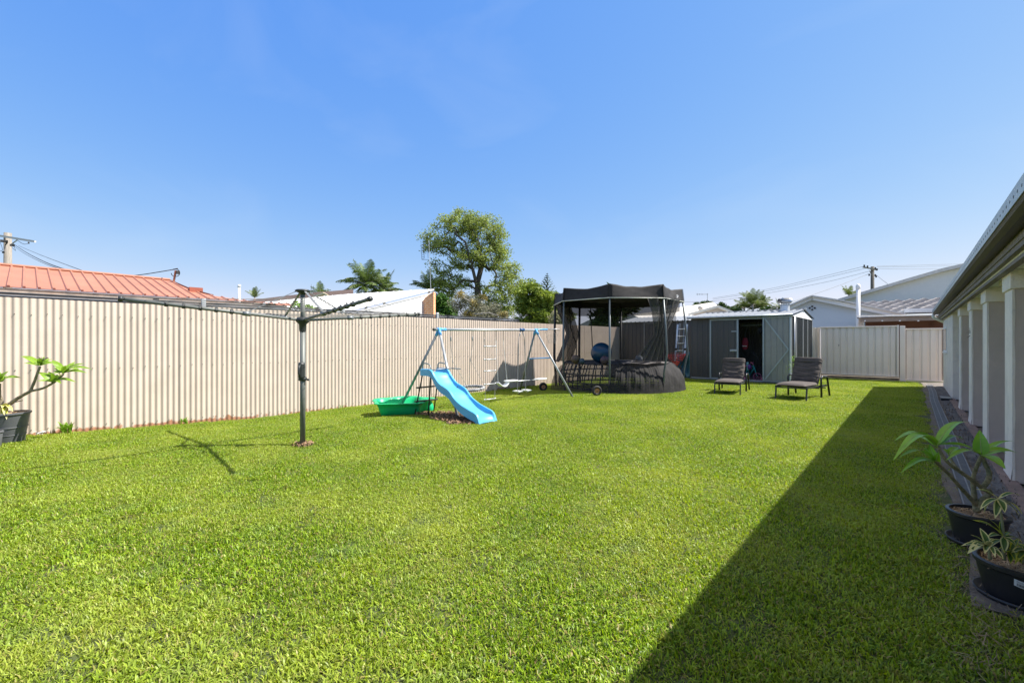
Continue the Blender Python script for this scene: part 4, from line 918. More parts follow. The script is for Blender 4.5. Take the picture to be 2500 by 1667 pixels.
b = MB(); p = pY(1824, 893, BY+.02); b.grid(lambda u, v: V((p.x-.03+.06*u+.02*v, BY+.05+.01*sin(u*9), p.z+.12-.26*v)), 8, 6); tag(b.build('pale_streamers', mat('pale_teal', (.25, .45, .48), .6, var=.3, scale=20), smooth=True), 'pale teal cloth dangling beside the purple helmet', 'cloth')
b = MB(); b.bb(SX0+.05, SX1-.06, SY+.1, SB-.1, .046, .06); b.build('floor', mat('shed_floor', (.28, .27, .26), .9), sh)
# ---------------- sun loungers -----------------
def lounger(label, g):
    t = empty('sun_lounger', (0, 0, 0), label, 'sun lounger', g)
    fm_ = M['frame']; W = .30
    # local: foot end at y=0, head towards +y
    for sx in (-1, 1):
        b = MB(); b.bar((sx*W, .04, .29), (sx*W, .0, 0), .026, .035, up=(0, 1, 0)); b.build('front_leg', fm_, t, local=True)
        b = MB(); b.tube([(sx*(W+.035), .93, 0), (sx*(W+.035), .90, .40), (sx*(W+.035), .915, .46), (sx*(W+.035), .97, .49), (sx*(W+.035), 1.3, .47), (sx*(W+.035), 1.37, .44), (sx*(W+.05), 1.50, 0)], .021, 8); b.build('arm_frame', fm_, t, local=True, smooth=True)
        b = MB(); b.bar((sx*W, 0, .285), (sx*W, 1.45, .255), .022, .04); b.build('side_rail', fm_, t, local=True)
        b = MB(); b.bar((sx*(W-.03), .88, .30), (sx*(W-.03), 1.22, .84), .02, .03, up=(0, 1, 0)); b.build('back_rail', fm_, t, local=True)
    for y_, z_ in ((.02, .27), (.9, .22), (1.4, .2)):
        b = MB(); b.bar((-W, y_, z_), (W, y_, z_), .027, .027); b.build('cross_bar', fm_, t, local=True)
    b = MB(); b.grid(lambda u, v: V((-W+.02+2*(W-.02)*u, .03+.85*v, .292)), 4, 4); b.grid(lambda u, v: V((-W+.03+2*(W-.03)*u, .90+.33*v, .31+.52*v)), 4, 4); b.build('sling', mat('sling', (.05, .05, .055), .8) if 'sling' not in bpy.data.materials else bpy.data.materials['sling'], t, local=True)
    def cush(u, v, side):
        x = (2*u-1); ed = 1-abs(x)**8; e2 = 1-abs(2*v-1)**10
        return x, ed, e2
    # seat cushion: closed pillow following the seat
    def pillow(name, o0, dv, L_, Wd, th, seam, wr, ph=0, roll=0, bend=0):
        dv = V(dv).normalized(); nrm = V((0, -dv.z, dv.y)); b = MB(); NU, NV = 28, 30
        def surf(u, v, s):
            x = 2*u-1; f = (1-abs(x)**6)**.5*(1-abs(2*v-1)**8)**.5
            c = 1-.32*sum(math.exp(-((v-q)/.022)**2) for q in seam)
            wk = wr*(.6*sin(v*31+3*sin(x*2+ph)+ph)+.4*sin(v*57+x*5+ph)+.5*sin(v*17+x*x*6+ph*2))
            h = th*(s if s > 0 else -.35)*f*c+(wk*f if s > 0 else 0)-bend*sin(pi*v)*.0
            p = V(o0)+V((Wd*x*(1-.03*sin(v*8+ph)**2*(1 if s else 0)), 0, 0))+dv*(L_*v)+nrm*h
            return p
        b.grid(lambda u, v: surf(u, v, 1), NU, NV); b.grid(lambda u, v: surf(1-u, v, -1), NU, NV)
        return b.build(name, M['fabric'], t, local=True, smooth=True)
    ph = 0 if '1' in g else 1.3
    pillow('seat_cushion', (0, -.03, .325), (0, 1, -.015), .96, W-.005, .055, (.5,), .003, .4)
    bc_ = pillow('back_cushion', (0, .92, .33), (0, .32, .60), .60, W-.012, .065, (.2,), .011, 1.7)
    pillow('head_roll', (0, 1.145, .765), (0, .30, .62), .145, W-.012, .075, (), .002, .9)
    return t
G_ = 'sun loungers on the lawn in front of the shed'
l1 = lounger('sun lounger with dark cushions in front of the open shed doorway', G_)
l2 = copy_tree(l1)
def place(o, foot, head_dir, sc=1.): o.location = foot; o.rotation_euler = (0, 0, atan2(-head_dir[0], head_dir[1])); o.scale = (sc, sc, sc)
place(l1, (-3.31, 11.42, 0), (-.14, 1), .94); place(l2, (-1.97, 11.30, 0), (.13, 1)); l2['label'] = 'sun lounger with crumpled dark cushions standing nearer the pale gate'
# ---------------- potted plants -----------------
def pot(parent, c, r1, r0, h, m, rimh=.02, saucer=True, soil=True):
    b = MB(); b.lathe(c, [(r0, 0), (r0+.004, .01), (r0+(r1-r0)*.8, h-.045), (r1-.006, h-.03), (r1+.006, h-.02), (r1+.006, h-.003), (r1, h), (r1-.012, h), (r1-.016, h-.03), (r0-.01, .02)], 48)
    o = b.build('pot', m, parent, smooth=True); md = o.modifiers.new('w', 'EDGE_SPLIT'); md.split_angle = radians(40)
    if saucer:
        b = MB(); b.lathe(c, [(r0+.005, .004), (r0+.035, .004), (r0+.045, .03), (r0+.04, .03), (r0+.03, .01), (r0, .009)], 40); b.build('saucer', m, parent, smooth=True)
    b = MB(); b.grid(lambda u, v: V(c)+V(((r1-.015)*v*cos(2*pi*u), (r1-.015)*v*sin(2*pi*u), h-.035+.012*sin(u*40)*v*(1-v)+random.uniform(0, .004))), 40, 8); so = b.build('soil', M['mulch'], parent, smooth=True)
    n = 420; A = []
    b = MB()
    for i in range(n):
        t = random.uniform(0, 2*pi); q = (r1-.02)*sqrt(random.random()); p = V(c)+V((q*cos(t), q*sin(t), h-.028+random.uniform(0, .018))); a = random.uniform(0, pi); l = random.uniform(.008, .03)*(r1/.15); d = V((cos(a)*l, sin(a)*l, random.uniform(-.008, .01))); s_ = V((-sin(a), cos(a), random.uniform(-.5, .5)))*.0016*(r1/.15)
        b.quad(p-d-s_, p+d-s_, p+d+s_, p-d+s_)
    b.build('straw', STRAW, so)
    return o
STRAW = mat('straw', (.48, .34, .20), .9, var=.6, scale=40, col2=(.18, .11, .06))
def leafmat(name, c, c2, tr=.35, rough=.35, vein=None):
    return mat(name, c, rough, var=.15, scale=7, col2=c2, trans=tr, spec=.6)
LG = leafmat('frangipani_leaf', (.27, .52, .03), (.15, .36, .02), .3, .4); LGB = leafmat('frangipani_leaf_sunny', (.26, .42, .03), (.15, .30, .02), .4, .45)
VEIN = mat('leaf_vein', (.42, .50, .20), .5, trans=.2)
STEM = mat('frangipani_stem', (.24, .20, .12), .8, var=.45, scale=26, bump=.6, bscale=60, col2=(.08, .09, .03)); STEM2 = mat('frangipani_stem_sunny', (.30, .25, .17), .8, var=.4, scale=22, bump=.6, bscale=60, col2=(.14, .12, .07))
UPD = (0, -.35, 1)
def leaves(parent, L_, fn, mleaf, wscale=1., name='leaf', nn=8):
    for it in L_:
        (x0, y0, d0), (x1, y1, d1), w = it[:3]; up = it[3] if len(it) > 3 else UPD; ar = it[4] if len(it) > 4 else .12
        a, c = fn(x0, y0, d0), fn(x1, y1, d1)
        b = MB(); b.leaf(a, c, w*wscale, up=up, arch=ar, n=nn, fold=.22); lf = b.build(name, mleaf, parent, smooth=True)
        b = MB(); Lg = (c-a).length; dn = (c-a)/Lg; sd = dn.cross(V(up)); sd.normalize(); un = sd.cross(dn); b.tube([a+(c-a)*t+un*(ar*Lg*sin(pi*t)+.0012) for t in np.linspace(0, .93, 7)], [.0022*wscale*(1-.8*t) for t in np.linspace(0, 1, 7)], 4); b.build('midrib', VEIN, lf)
# -- frangipani on the right (pixel-surveyed stems, real depths around 2.8 m)
C1 = V((.312, 4.05, .004)); fr = empty('potted_frangipani', C1, 'frangipani with broad green leaves in a black pot on the paving at the right', 'potted plant')
pot(fr, C1, .142, .105, .205, M['black_plastic'])
def F1(x, y, d=0): return pD(2150+x/5.226, 1000+y/5.226, 2.79+d)
def stems(parent, L_, fn, m, name='stem', n=10):
    for pts, rs in L_:
        P = [fn(*p) for p in pts]; P = smooth_profile([tuple(q) for q in P], 4*(len(P)-1)); R_ = list(np.interp(np.linspace(0, 1, len(P)), np.linspace(0, 1, len(rs)), rs)); R_ = [r*(1+.07*sin(i*2.3)) for i, r in enumerate(R_)]
        b = MB(); b.tube(P, R_, n); b.build(name, m, parent, smooth=True)
stems(fr, [([(1225, 1300, 0), (1200, 1150, 0), (1185, 1000, .01), (1175, 880, .02), (1230, 720, .03), (1285, 590, .03)], [.017, .015, .013, .011, .010, .010]),
           ([(1225, 1290, 0), (1300, 1150, -.02), (1400, 1060, -.03), (1310, 1000, -.03), (1370, 900, -.02), (1385, 800, 0), (1330, 680, .02), (1290, 600, .03)], [.018, .017, .014, .014, .014, .013, .012, .011]),
           ([(1225, 1230, 0), (1120, 1100, -.02), (1000, 970, -.05), (870, 820, -.07), (740, 700, -.09), (700, 650, -.10)], [.014, .012, .011, .010, .010, .009]),
           ([(1310, 1010, -.02), (1180, 910, -.03), (1060, 820, -.03), (900, 710, -.02), (800, 600, 0), (735, 490, .02)], [.013, .012, .011, .010, .010, .010]),
           ([(1060, 830, -.02), (960, 730, .02), (900, 640, .06), (870, 560, .08)], [.010, .009, .008, .008])], F1, STEM)
a1, a2, a3 = (715, 465, .02), (700, 655, -.1), (1285, 580, .03)
leaves(fr, [(a1, (175, 395, -.1), .036, (0, 0, 1), .18), (a1, (165, 640, -.2), .050, (.0, -.3, 1), .22), (a1, (600, 330, .05), .040), (a1, (1125, 155, .12), .046, (-.3, -.5, 1), .16), (a1, (1055, 375, .1), .034, (0, -.2, 1), .16), (a1, (500, 350, .14), .030),
            (a2, (245, 600, -.2), .034, (0, 0, 1), .16), (a2, (262, 805, -.2), .034, (0, -.2, 1), .14), (a2, (545, 480, -.02), .034), (a2, (620, 440, -.04), .028, (0, -1, .2)), (a2, (740, 540, -.15), .030, (0, -1, .2)), (a2, (420, 660, -.05), .026),
            (a3, (1262, 262, .06), .058, (0, -1, .1), .05), (a3, (1700, 398, .1), .032, (0, 0, 1), .1), (a3, (1750, 552, 0), .044, (0, -.4, 1), .16), (a3, (1592, 755, -.14), .056, (.3, -.6, 1), .10), (a3, (835, 645, -.10), .034, (0, -.2, 1), .13), (a3, (712, 445, .06), .038, (0, -.4, 1), .14), (a3, (1600, 560, .1), .030),
            ((870, 560, .08), (1000, 480, .12), .03), ((870, 560, .08), (790, 500, .1), .028), ((870, 560, .08), (930, 600, .05), .022)], F1, LG, 1.32)
# -- variegated plant in front right pot
C2 = V((.395, 3.315, .004)); vp = empty('variegated_plant', C2, 'cream and green striped leafy plant in the nearest black pot with a barcode sticker', 'potted plant')
po2 = pot(vp, C2, .155, .115, .188, M['black_plastic'])
def varieg(name, g1, g2):
    m, nt, b = nt_new(name); return m
VG = mat('striped_leaf_green', (.075, .15, .03), .4, trans=.25, var=.2); VY = mat('striped_leaf_cream', (.68, .64, .27), .45, trans=.3, var=.12); VYb = mat('striped_leaf_yellow', (.42, .46, .04), .45, trans=.3, var=.15)
def F2(x, y, d=0): return pD(2300+x/4.61, 1180+y/4.61, 2.18+d)
def vleaf(parent, a, c, w, up=(0, 0, 1), ar=.1, inner=None, outer=None):
    b = MB(); b.leaf(a, c, w, up=up, arch=ar, n=7, fold=.3, shape=.8); lf = b.build('leaf', outer or VY, parent, smooth=True)
    Lg = (c-a).length; dn = (c-a)/Lg; sd = dn.cross(V(up)); sd.normalize(); un = sd.cross(dn)
    b = MB(); b.leaf(a+(c-a)*.05+un*.0022, a+(c-a)*.94+un*.0022, w*.60, up=up, arch=ar*1.1, n=7, fold=.3, shape=.8); b.build('stripe', inner or VG, lf, smooth=True)
stems(vp, [([(700, 860, 0), (690, 700, 0), (690, 560, 0), (665, 350, 0), (630, 175, 0)], [.008, .007, .006, .005, .004]), ([(540, 850, 0), (530, 740, 0)], [.008, .006]), ([(760, 870, .02), (740, 640, .02)], [.006, .005]), ([(900, 900, .02), (960, 760, .02)], [.006, .005])], F2, mat('green_stem', (.22, .22, .12), .7, var=.2), n=8)
LV = []
n0 = (630, 172, 0)
LV += [(n0, (385, 65, .03), .026), (n0, (885, 140, .05), .018), (n0, (425, 295, -.03), .022), (n0, (595, 390, -.05), .026, (0, -1, .1)), (n0, (705, 325, -.06), .028, (.3, -1, .2)), (n0, (900, 345, .0), .022), (n0, (880, 382, -.04), .018), (n0, (475, 328, .08), .016)]
n1 = (690, 600, 0)
LV += [(n1, (345, 410, 0), .030, (0, -.3, 1), .1, 'y'), (n1, (495, 375, .04), .012, (0, 0, 1), .1, 'y'), (n1, (515, 600, -.02), .026), (n1, (790, 555, .04), .014, (0, 0, 1), .1, 'y'), (n1, (650, 425, .02), .016, (0, -1, .2), .05, 'y'), (n1, (900, 670, .02), .024), (n1, (700, 780, -.05), .026, (0, -1, .1)), (n1, (830, 700, -.04), .024)]
n2 = (520, 720, -.02)
for tx, ty, d_, w_ in ((425, 500, .04, .026), (320, 575, 0, .018), (310, 650, -.04, .018), (215, 700, -.02, .022), (285, 790, -.08, .028), (300, 730, -.1, .024), (480, 790, -.12, .024), (690, 850, -.10, .026), (650, 760, -.06, .024), (640, 650, .06, .026), (560, 660, -.08, .022), (700, 640, .02, .02), (400, 660, .06, .022), (350, 760, -.12, .02), (600, 830, -.14, .02)): LV.append((n2, (tx, ty, d_), w_))
n3 = (770, 760, 0)
for tx, ty, d_, w_ in ((770, 900, -.06, .022), (830, 870, -.08, .02), (700, 770, -.06, .026), (860, 620, .04, .018), (640, 730, -.04, .02), (900, 900, -.05, .02), (820, 640, .06, .02)): LV.append((n3, (tx, ty, d_), w_, (0, -.6, 1), .08, 'y'))
n4 = (960, 760, .03)
for k_ in range(13):
    a = k_*2*pi/13; LV.append((n4, (960+190*cos(a), 780+130*sin(a)+(40 if k_ % 2 else -30), .08*sin(a*2)), .024, (0, -.4, 1), .1, 'y' if k_ % 3 else None))
for it in LV:
    y_ = len(it) > 5 and it[5] == 'y'; up = it[3] if len(it) > 3 else (0, -.15, 1)
    vleaf(vp, F2(*it[0]), F2(*it[1]), it[2]*1.15, up, it[4] if len(it) > 4 else .12, VG, VYb if y_ else VY)
# barcode sticker on the pot
st = MB(); az0, zc = radians(-93), .128
def pst(u, v, o=.0): # u across, v up in metres
    z = zc+v+u*(-.25); r = .115+(.155-.115)*(z/.188)*1.02+.0018+o; a = az0+u/r; return C2+V((r*cos(a), r*sin(a), z))
st.grid(lambda u, v: pst(-.024+.048*u, -.017+.034*v), 6, 2); so_ = st.build('sticker', mat('label_white', (.72, .73, .74), .5, var=.03), vp, smooth=True)
st = MB(); xx = -.015
while xx < .012:
    w_ = random.choice((.0008, .0012, .0018)); st.grid(lambda u, v, xx=xx, w_=w_: pst(xx+w_*u, -.013+.013*v, .0006), 1, 1); xx += w_+random.choice((.0008, .0012))
for k_ in range(3): st.grid(lambda u, v, k_=k_: pst(-.016+.028*u, .004+.0034*k_+.0011*v, .0006), 3, 1)
st.build('barcode', M['wire'], so_)
# -- frangipani on the left by the fence
C3 = V((-8.62, -.16, gz(-8.6, -.16)-.01)); f3 = empty('potted_frangipani', C3, 'frangipani in a wide grey plastic pot against the cream fence at the left edge', 'potted plant')
pot(f3, C3, .205, .145, .39, M['grey_plastic'], saucer=False)
b = MB()
for z, r in ((.10, .1645), (.20, .184)): b.lathe(C3, [(r, z), (r+.004, z+.004), (r, z+.008)], 48)
b.build('band', M['grey_plastic'], f3, smooth=True)
def F3(x, y, d=0): return pD(x/5.88, 860+y/5.88, 5.72+d)
stems(f3, [([(60, 860, .02), (95, 775, 0), (170, 720, 0), (270, 650, 0), (440, 555, 0)], [.028, .026, .023, .020, .018]), ([(435, 560, 0), (490, 430, 0), (530, 320, 0), (575, 205, 0)], [.017, .015, .014, .013]), ([(440, 555, 0), (600, 520, .02), (700, 475, .03), (765, 435, .03)], [.017, .015, .014, .013]), ([(765, 440, .03), (850, 370, .08), (915, 310, .1)], [.012, .011, .011]),
           ([(40, 860, .05), (20, 720, .05), (-10, 600, .02), (-5, 450, 0)], [.026, .022, .018, .014]), ([(200, 715, 0), (320, 690, -.03)], [.010, .006])], F3, STEM2)
w1, w2, w3, w4 = (578, 190, 0), (920, 300, .1), (768, 430, .03), (0, 430, 0)
UPD = (.75, -.1, 1)
leaves(f3, [(w1, (290, 58, .05), .058), (w1, (338, 160, -.05), .04), (w1, (790, 150, .05), .055), (w1, (745, 97, .1), .03), (w1, (690, 110, .0), .035), (w1, (640, 60, .1), .03), (w1, (520, 90, .1), .03),
            (w2, (745, 112, .15), .06), (w2, (745, 165, 0), .05), (w2, (1083, 135, .2), .055), (w2, (1215, 160, .1), .06), (w2, (1318, 240, 0), .06), (w2, (1245, 293, .1), .055), (w2, (1150, 260, -.1), .05),
            (w3, (553, 285, 0), .07), (w3, (538, 410, -.1), .04), (w3, (700, 278, .1), .055), (w3, (890, 285, .1), .045), (w3, (860, 340, -.1), .06), (w3, (1090, 425, -.05), .055), (w3, (880, 450, -.12), .045), (w3, (800, 330, .0), .05),
            (w4, (125, 270, 0), .07), (w4, (302, 365, -.05), .07), (w4, (-40, 250, 0), .06), (w4, (60, 330, .1), .05)]+
            [(w_, (w_[0]+rr_*cos(aa_), w_[1]-30-rr_*.55*sin(aa_), w_[2]+.12*sin(aa_*3)), .042) for w_ in (w1, w2, w3, w4) for aa_, rr_ in [(random.uniform(-.3, 3.5), random.uniform(110, 210)) for _ in range(6)]], F3, LGB, 1.25)
b = MB()
for i in range(9):
    a = i*.7; p = F3(620, 120); b.tube([p, p+V((.02*cos(a), .02*sin(a), .02)), p+V((.04*cos(a), .05*sin(a), .035+.02*random.random()))], .003, 4)
b.build('flower_stalk', M['barkdark'], f3)
q = F3(860, 350, -.05); b = MB()
for i in range(10):
    a = random.uniform(0, 6.28); b.leaf(q, q+V((.05*cos(a), .05*sin(a), .03+.03*random.random())), .02, n=3)
b.build('flower', mat('petal', (.75, .68, .50), .5, trans=.3), f3)
vy = empty('yellow_striped_plant', F3(65, 780, -.12), 'yellow striped spiky plant spilling over the rim of the grey pot', 'plant')
for tx, ty, d_ in ((105, 730, 0), (185, 850, -.05), (95, 962, -.1), (20, 945, -.1), (-20, 850, 0), (130, 780, .05), (60, 900, -.12), (-10, 760, 0), (30, 800, -.1), (150, 830, -.1), (0, 900, -.08)):
    vleaf(vy, F3(65, 790, -.06), F3(tx, ty, d_-.1), .045, (0, 0, 1), .15, VYb, VY)
# little grey pot at the very edge
C4 = pD(-13, 1070, 5.35); C4.z = 0; p4 = empty('small_grey_pot', C4, 'small grey pot half outside the left edge in front of the large pot', 'pot'); pot(p4, C4, .07, .05, .2, M['grey_plastic'], saucer=False)
# weeds along the fence foot
def weed(x, y, n, h, label, name='weed', m=None, w=.012):
    z0 = gz(x, y); t = empty(name, (x, y, z0), label, 'weed', 'weeds growing at the foot of the fence'); b = MB()
    for i in range(n):
        a = random.uniform(0, 2*pi); r = random.uniform(.2, 1)*h*.7; st_ = V((x+random.uniform(-.03, .03), y+random.uniform(-.05, .05), z0)); b.leaf(st_+V((0, 0, h*random.uniform(0, .6))), st_+V((r*cos(a), r*sin(a), h*random.uniform(.4, 1.1))), w, n=4)
    b.build('leaves', m or LGB, t)
weed(-8.86, .38, 40, .17, 'leafy weed tuft beside the large grey pot at the fence foot', w=.03)
weed(-8.9, 1.75, 22, .12, 'small weed growing through the rusty foot of the fence', w=.02)
weed(-8.88, 5.55, 26, .20, 'thin brown stalked weed at the fence behind the green pool', w=.008)
weed(-8.88, 4.45, 14, .10, 'tiny weed at the fence foot left of the green pool', w=.01)
b = MB(); q = pZ(98, 1067, 0)
for i in range(14): a = random.uniform(0, 6.28); b.leaf(q+V((random.uniform(-.03, .03), random.uniform(-.05, .05), .04)), q+V((.05*cos(a), .07*sin(a), .05+.03*random.random())), .03, n=3)
tag(b.build('fallen_flower', M['white']), 'white fallen frangipani flowers on the grass near the grey pot', 'flower')
# shrub shoots between the shed door and the right lounger
pb = pY(1937, 905, 15.0); t = empty('leafy_shoot', (pb.x, 14.95, 0), 'bright green leafy shoot rising behind the right sun lounger', 'plant'); b = MB(); b.tube([(pb.x, 14.95, 0), (pb.x+.01, 14.97, .4), (pb.x-.01, 14.95, .8)], .006, 5); b.build('stem', M['bark'], t); b = MB()
for i in range(90):
    z = random.uniform(.15, .86); a = random.uniform(0, 6.28); o_ = V((pb.x+random.uniform(-.05, .05)-.10*random.random()**2*(1 if .4 < z < .7 else 0)*1.5, 14.95+random.uniform(-.05, .05), z)); b.leaf(o_, o_+V((.05*cos(a), .05*sin(a), random.uniform(-.01, .04))), .028, n=3)
b.build('leaves', LGB, t)

# ---------------- trees -----------------
def leafcloud(n_per, centers, spread, size, asp=.45, up=.3, seed=1):
    r = np.random.default_rng(seed); C = np.repeat(np.array(centers), n_per, 0); n = len(C)
    sp_ = np.repeat(np.array(spread), n_per)[:, None] if np.ndim(spread) else spread
    g = r.normal(0, 1, (n, 3)); g /= np.maximum(np.linalg.norm(g, axis=1, keepdims=True), 1e-6); g *= r.uniform(0, 1, (n, 1))**.5
    P = C+g*sp_*np.array([1, 1, .75])
    d = r.normal(0, 1, (n, 3)); d[:, 2] = d[:, 2]*.5-.1; d /= np.linalg.norm(d, axis=1, keepdims=True)
    e = np.cross(d, r.normal(0, 1, (n, 3))); e /= np.maximum(np.linalg.norm(e, axis=1, keepdims=True), 1e-6)
    L = size*r.uniform(.6, 1.35, (n, 1)); W = L*asp
    A = np.stack([P-d*L/2, P+e*W/2, P+d*L/2, P-e*W/2], 1).reshape(-1, 3); return A, np.arange(n*4).reshape(-1, 4)
def tree(name, label, base, trunk, lobes, ntip, nleaf, lsize, spread, ml, mb, r0=.2, seed=1, group=None, asp=.45, cat='tree', limbs=True, fill=.25):
    """base xyz; trunk: points (relative) of main stems; lobes: (centre rel, radii); tips gathered by nearest-branch growth"""
    r = np.random.default_rng(seed); base = V(base); t = empty(name, base, label, cat, group)
    nodes = []; par = []; 
    for tk in trunk:
        prev = None
        for i, p in enumerate(tk):
            q = np.array(p, float)
            if prev is not None:
                m = 4
                for j in range(1, m+1): nodes.append(nodes[prev]*(1-j/m)+q*(j/m)) if False else nodes.append(qa+(q-qa)*(j/m)); par.append(len(nodes)-2 if j > 1 else prev)
                prev = len(nodes)-1
            else:
                if nodes and i == 0:
                    dd = [np.linalg.norm(q-x) for x in nodes]; prev = int(np.argmin(dd)); qa = nodes[prev]; continue
                nodes.append(q); par.append(-1); prev = 0
            qa = q
    tips = []
    vol = np.array([l[1][0]*l[1][1]*l[1][2] for l in lobes])**.8; vol = vol/vol.sum()
    T_ = []
    for _ in range(ntip):
        l = lobes[r.choice(len(lobes), p=vol)]; g = r.normal(0, 1, 3); g /= np.linalg.norm(g); g *= r.uniform(fill, 1)**.5; T_.append(np.array(l[0])+g*np.array(l[1]))
    T_.sort(key=lambda p: np.linalg.norm(p-np.array(trunk[0][-1])*.75))
    ends = []
    for p in T_:
        N = np.array(nodes); dd = np.linalg.norm(N-p, axis=1)+.35*np.maximum(0, N[:, 2]-p[2]); k = int(np.argmin(dd)); a = nodes[k]; L = np.linalg.norm(p-a); m = max(2, min(4, int(L/.7)+1))
        off = r.normal(0, .10*L, 3); pr_ = k
        for j in range(1, m+1):
            f = j/m; q = a*(1-f)+p*f+off*sin(pi*f); q = q+np.array([0, 0, .08*L*sin(pi*f)]); nodes.append(q); par.append(pr_); pr_ = len(nodes)-1
        ends.append(pr_)
    n = len(nodes); wgt = np.zeros(n); 
    for e in ends: wgt[e] += 1
    for i in range(n-1, 0, -1):
        if par[i] >= 0: wgt[par[i]] += wgt[i]
    R_ = r0*(np.maximum(wgt, .5)/max(wgt[0], 1))**.42
    b = MB()
    ch = {}
    for i in range(1, n): ch.setdefault(par[i], []).append(i)
    start = [(0, c) for c in ch.get(0, [])]
    while start:
        a, c = start.pop(); pts = [a, c]
        while ch.get(c):
            nx = max(ch[c], key=lambda q: wgt[q])
            for o_ in ch[c]:
                if o_ != nx: start.append((c, o_))
            pts.append(nx); c = nx
        rr = [min(R_[pts[1]] if k == 0 and a != 0 else R_[q], R_[pts[0]]) for k, q in enumerate(pts)]; rr[-1] *= .5
        b.tube([V(nodes[q])+base for q in pts], rr, 6 if rr[0] > r0*.25 else 4, False)
    b.build('trunk', mb, t, smooth=True)
    cen = [np.array(base)+nodes[e] for e in ends]
    A, F = leafcloud(max(1, nleaf//len(cen)), cen, spread, lsize, asp, seed=seed)
    npmesh('crown', A, F, ml, t)
    return t
def LM(name, c, c2, tr=.3, sc=.6): return mat(name, c, .5, var=.2, scale=sc, col2=c2, trans=tr, spec=.35)
olive = LM('leaf_olive', (.32, .385, .075), (.19, .245, .06), .4, 1.1); bright = LM('leaf_bright', (.27, .34, .04), (.12, .18, .03), .35, 1.6); deep = LM('leaf_deep', (.06, .11, .02), (.03, .065, .015), .25, 1.5); grey = LM('leaf_grey', (.24, .23, .15), (.16, .17, .11), .2, 1.4)
rust = LM('leaf_rust', (.34, .25, .05), (.24, .22, .09), .25, 1.5)
def bpos(px, D, z=-.1): p = pD(px, 834, D); return (p.x, p.y, z)
def rel(px, py, D, px0, dd=0):  # vector from the base column at px0
    p = pD(px, py, D+dd); q = pD(px0, 834, D); return np.array([p.x-q.x, p.y-q.y, p.z+.1])
def lob(px, py, D, px0, rx, rz, dd=0, ry=None):
    k = D/FP; return (rel(px, py, D, px0, dd), (rx*k, (ry or rx)*k, rz*k))
D = 33; P0 = 1170
tk = [[rel(1172, 840, D, P0)*0, rel(1168, 760, D, P0), rel(1166, 690, D, P0), rel(1178, 640, D, P0), rel(1168, 590, D, P0)], [rel(1166, 700, D, P0), rel(1150, 640, D, P0, -1), rel(1135, 590, D, P0, -1), rel(1110, 570, D, P0, -1)], [rel(1165, 735, D, P0), rel(1190, 700, D, P0, 1), rel(1225, 690, D, P0, 1), rel(1255, 700, D, P0, 1)], [rel(1160, 715, D, P0), rel(1130, 690, D, P0, 1), rel(1095, 680, D, P0, 1)]]
tree('tall_tree', 'tall spreading olive green tree with visible limbs beyond the fence', bpos(P0, D), tk,
     [lob(1130, 545, D, P0, 60, 28), lob(1175, 560, D, P0, 55, 35), lob(1215, 590, D, P0, 32, 32), lob(1065, 575, D, P0, 40, 22), lob(1090, 600, D, P0, 45, 22), lob(1190, 620, D, P0, 60, 32), lob(1230, 660, D, P0, 40, 22), lob(1250, 690, D, P0, 38, 22), lob(1075, 655, D, P0, 36, 22), lob(1105, 690, D, P0, 45, 22), lob(1210, 715, D, P0, 60, 25), lob(1140, 640, D, P0, 50, 20), lob(1245, 740, D, P0, 30, 24), lob(1266, 705, D, P0, 22, 22), lob(1085, 715, D, P0, 30, 26), lob(1230, 760, D, P0, 35, 18), lob(1050, 600, D, P0, 22, 16), lob(1180, 755, D, P0, 45, 20)],
     680, 36000, .15, .46, olive, M['barkdark'], r0=.27, seed=4, asp=.5)
# shrubs and smaller trees along the neighbour's side, right of the white roof
D = 22; P0 = 1310
tree('bushy_tree', 'bright yellow green bushy tree beyond the fence left of the trampoline', bpos(P0, D), [[rel(1310, 840, D, P0)*0, rel(1312, 800, D, P0), rel(1308, 740, D, P0)]],
     [lob(1300, 720, D, P0, 38, 24), lob(1290, 745, D, P0, 30, 22), lob(1330, 735, D, P0, 36, 30), lob(1320, 770, D, P0, 48, 26), lob(1296, 700, D, P0, 12, 18), lob(1350, 765, D, P0, 22, 20), lob(1300, 785, D, P0, 40, 12)], 150, 15000, .17, .32, bright, M['bark'], r0=.12, seed=8, asp=.42)
tree('flowering_shrub', 'pale pinkish flowering shrub beside the left edge of the trampoline canopy', bpos(1372, 19), [[rel(1372, 840, 19, 1372)*0, rel(1372, 790, 19, 1372)]], [lob(1362, 780, 19, 1372, 20, 18), lob(1380, 770, 19, 1372, 14, 20)], 50, 3600, .10, .22, LM('leaf_pink', (.42, .36, .24), (.22, .27, .10), .3, 5), M['barkpale'], r0=.05, seed=9, cat='shrub')
tree('light_green_shrub', 'light green shrub seen through the gap under the trampoline canopy', bpos(1385, 24), [[rel(1385, 840, 24, 1385)*0, rel(1385, 780, 24, 1385)]], [lob(1372, 755, 24, 1385, 18, 18), lob(1392, 765, 24, 1385, 12, 20)], 34, 2000, .15, .3, bright, M['bark'], r0=.06, seed=10, cat='shrub')
D = 17; P0 = 1150
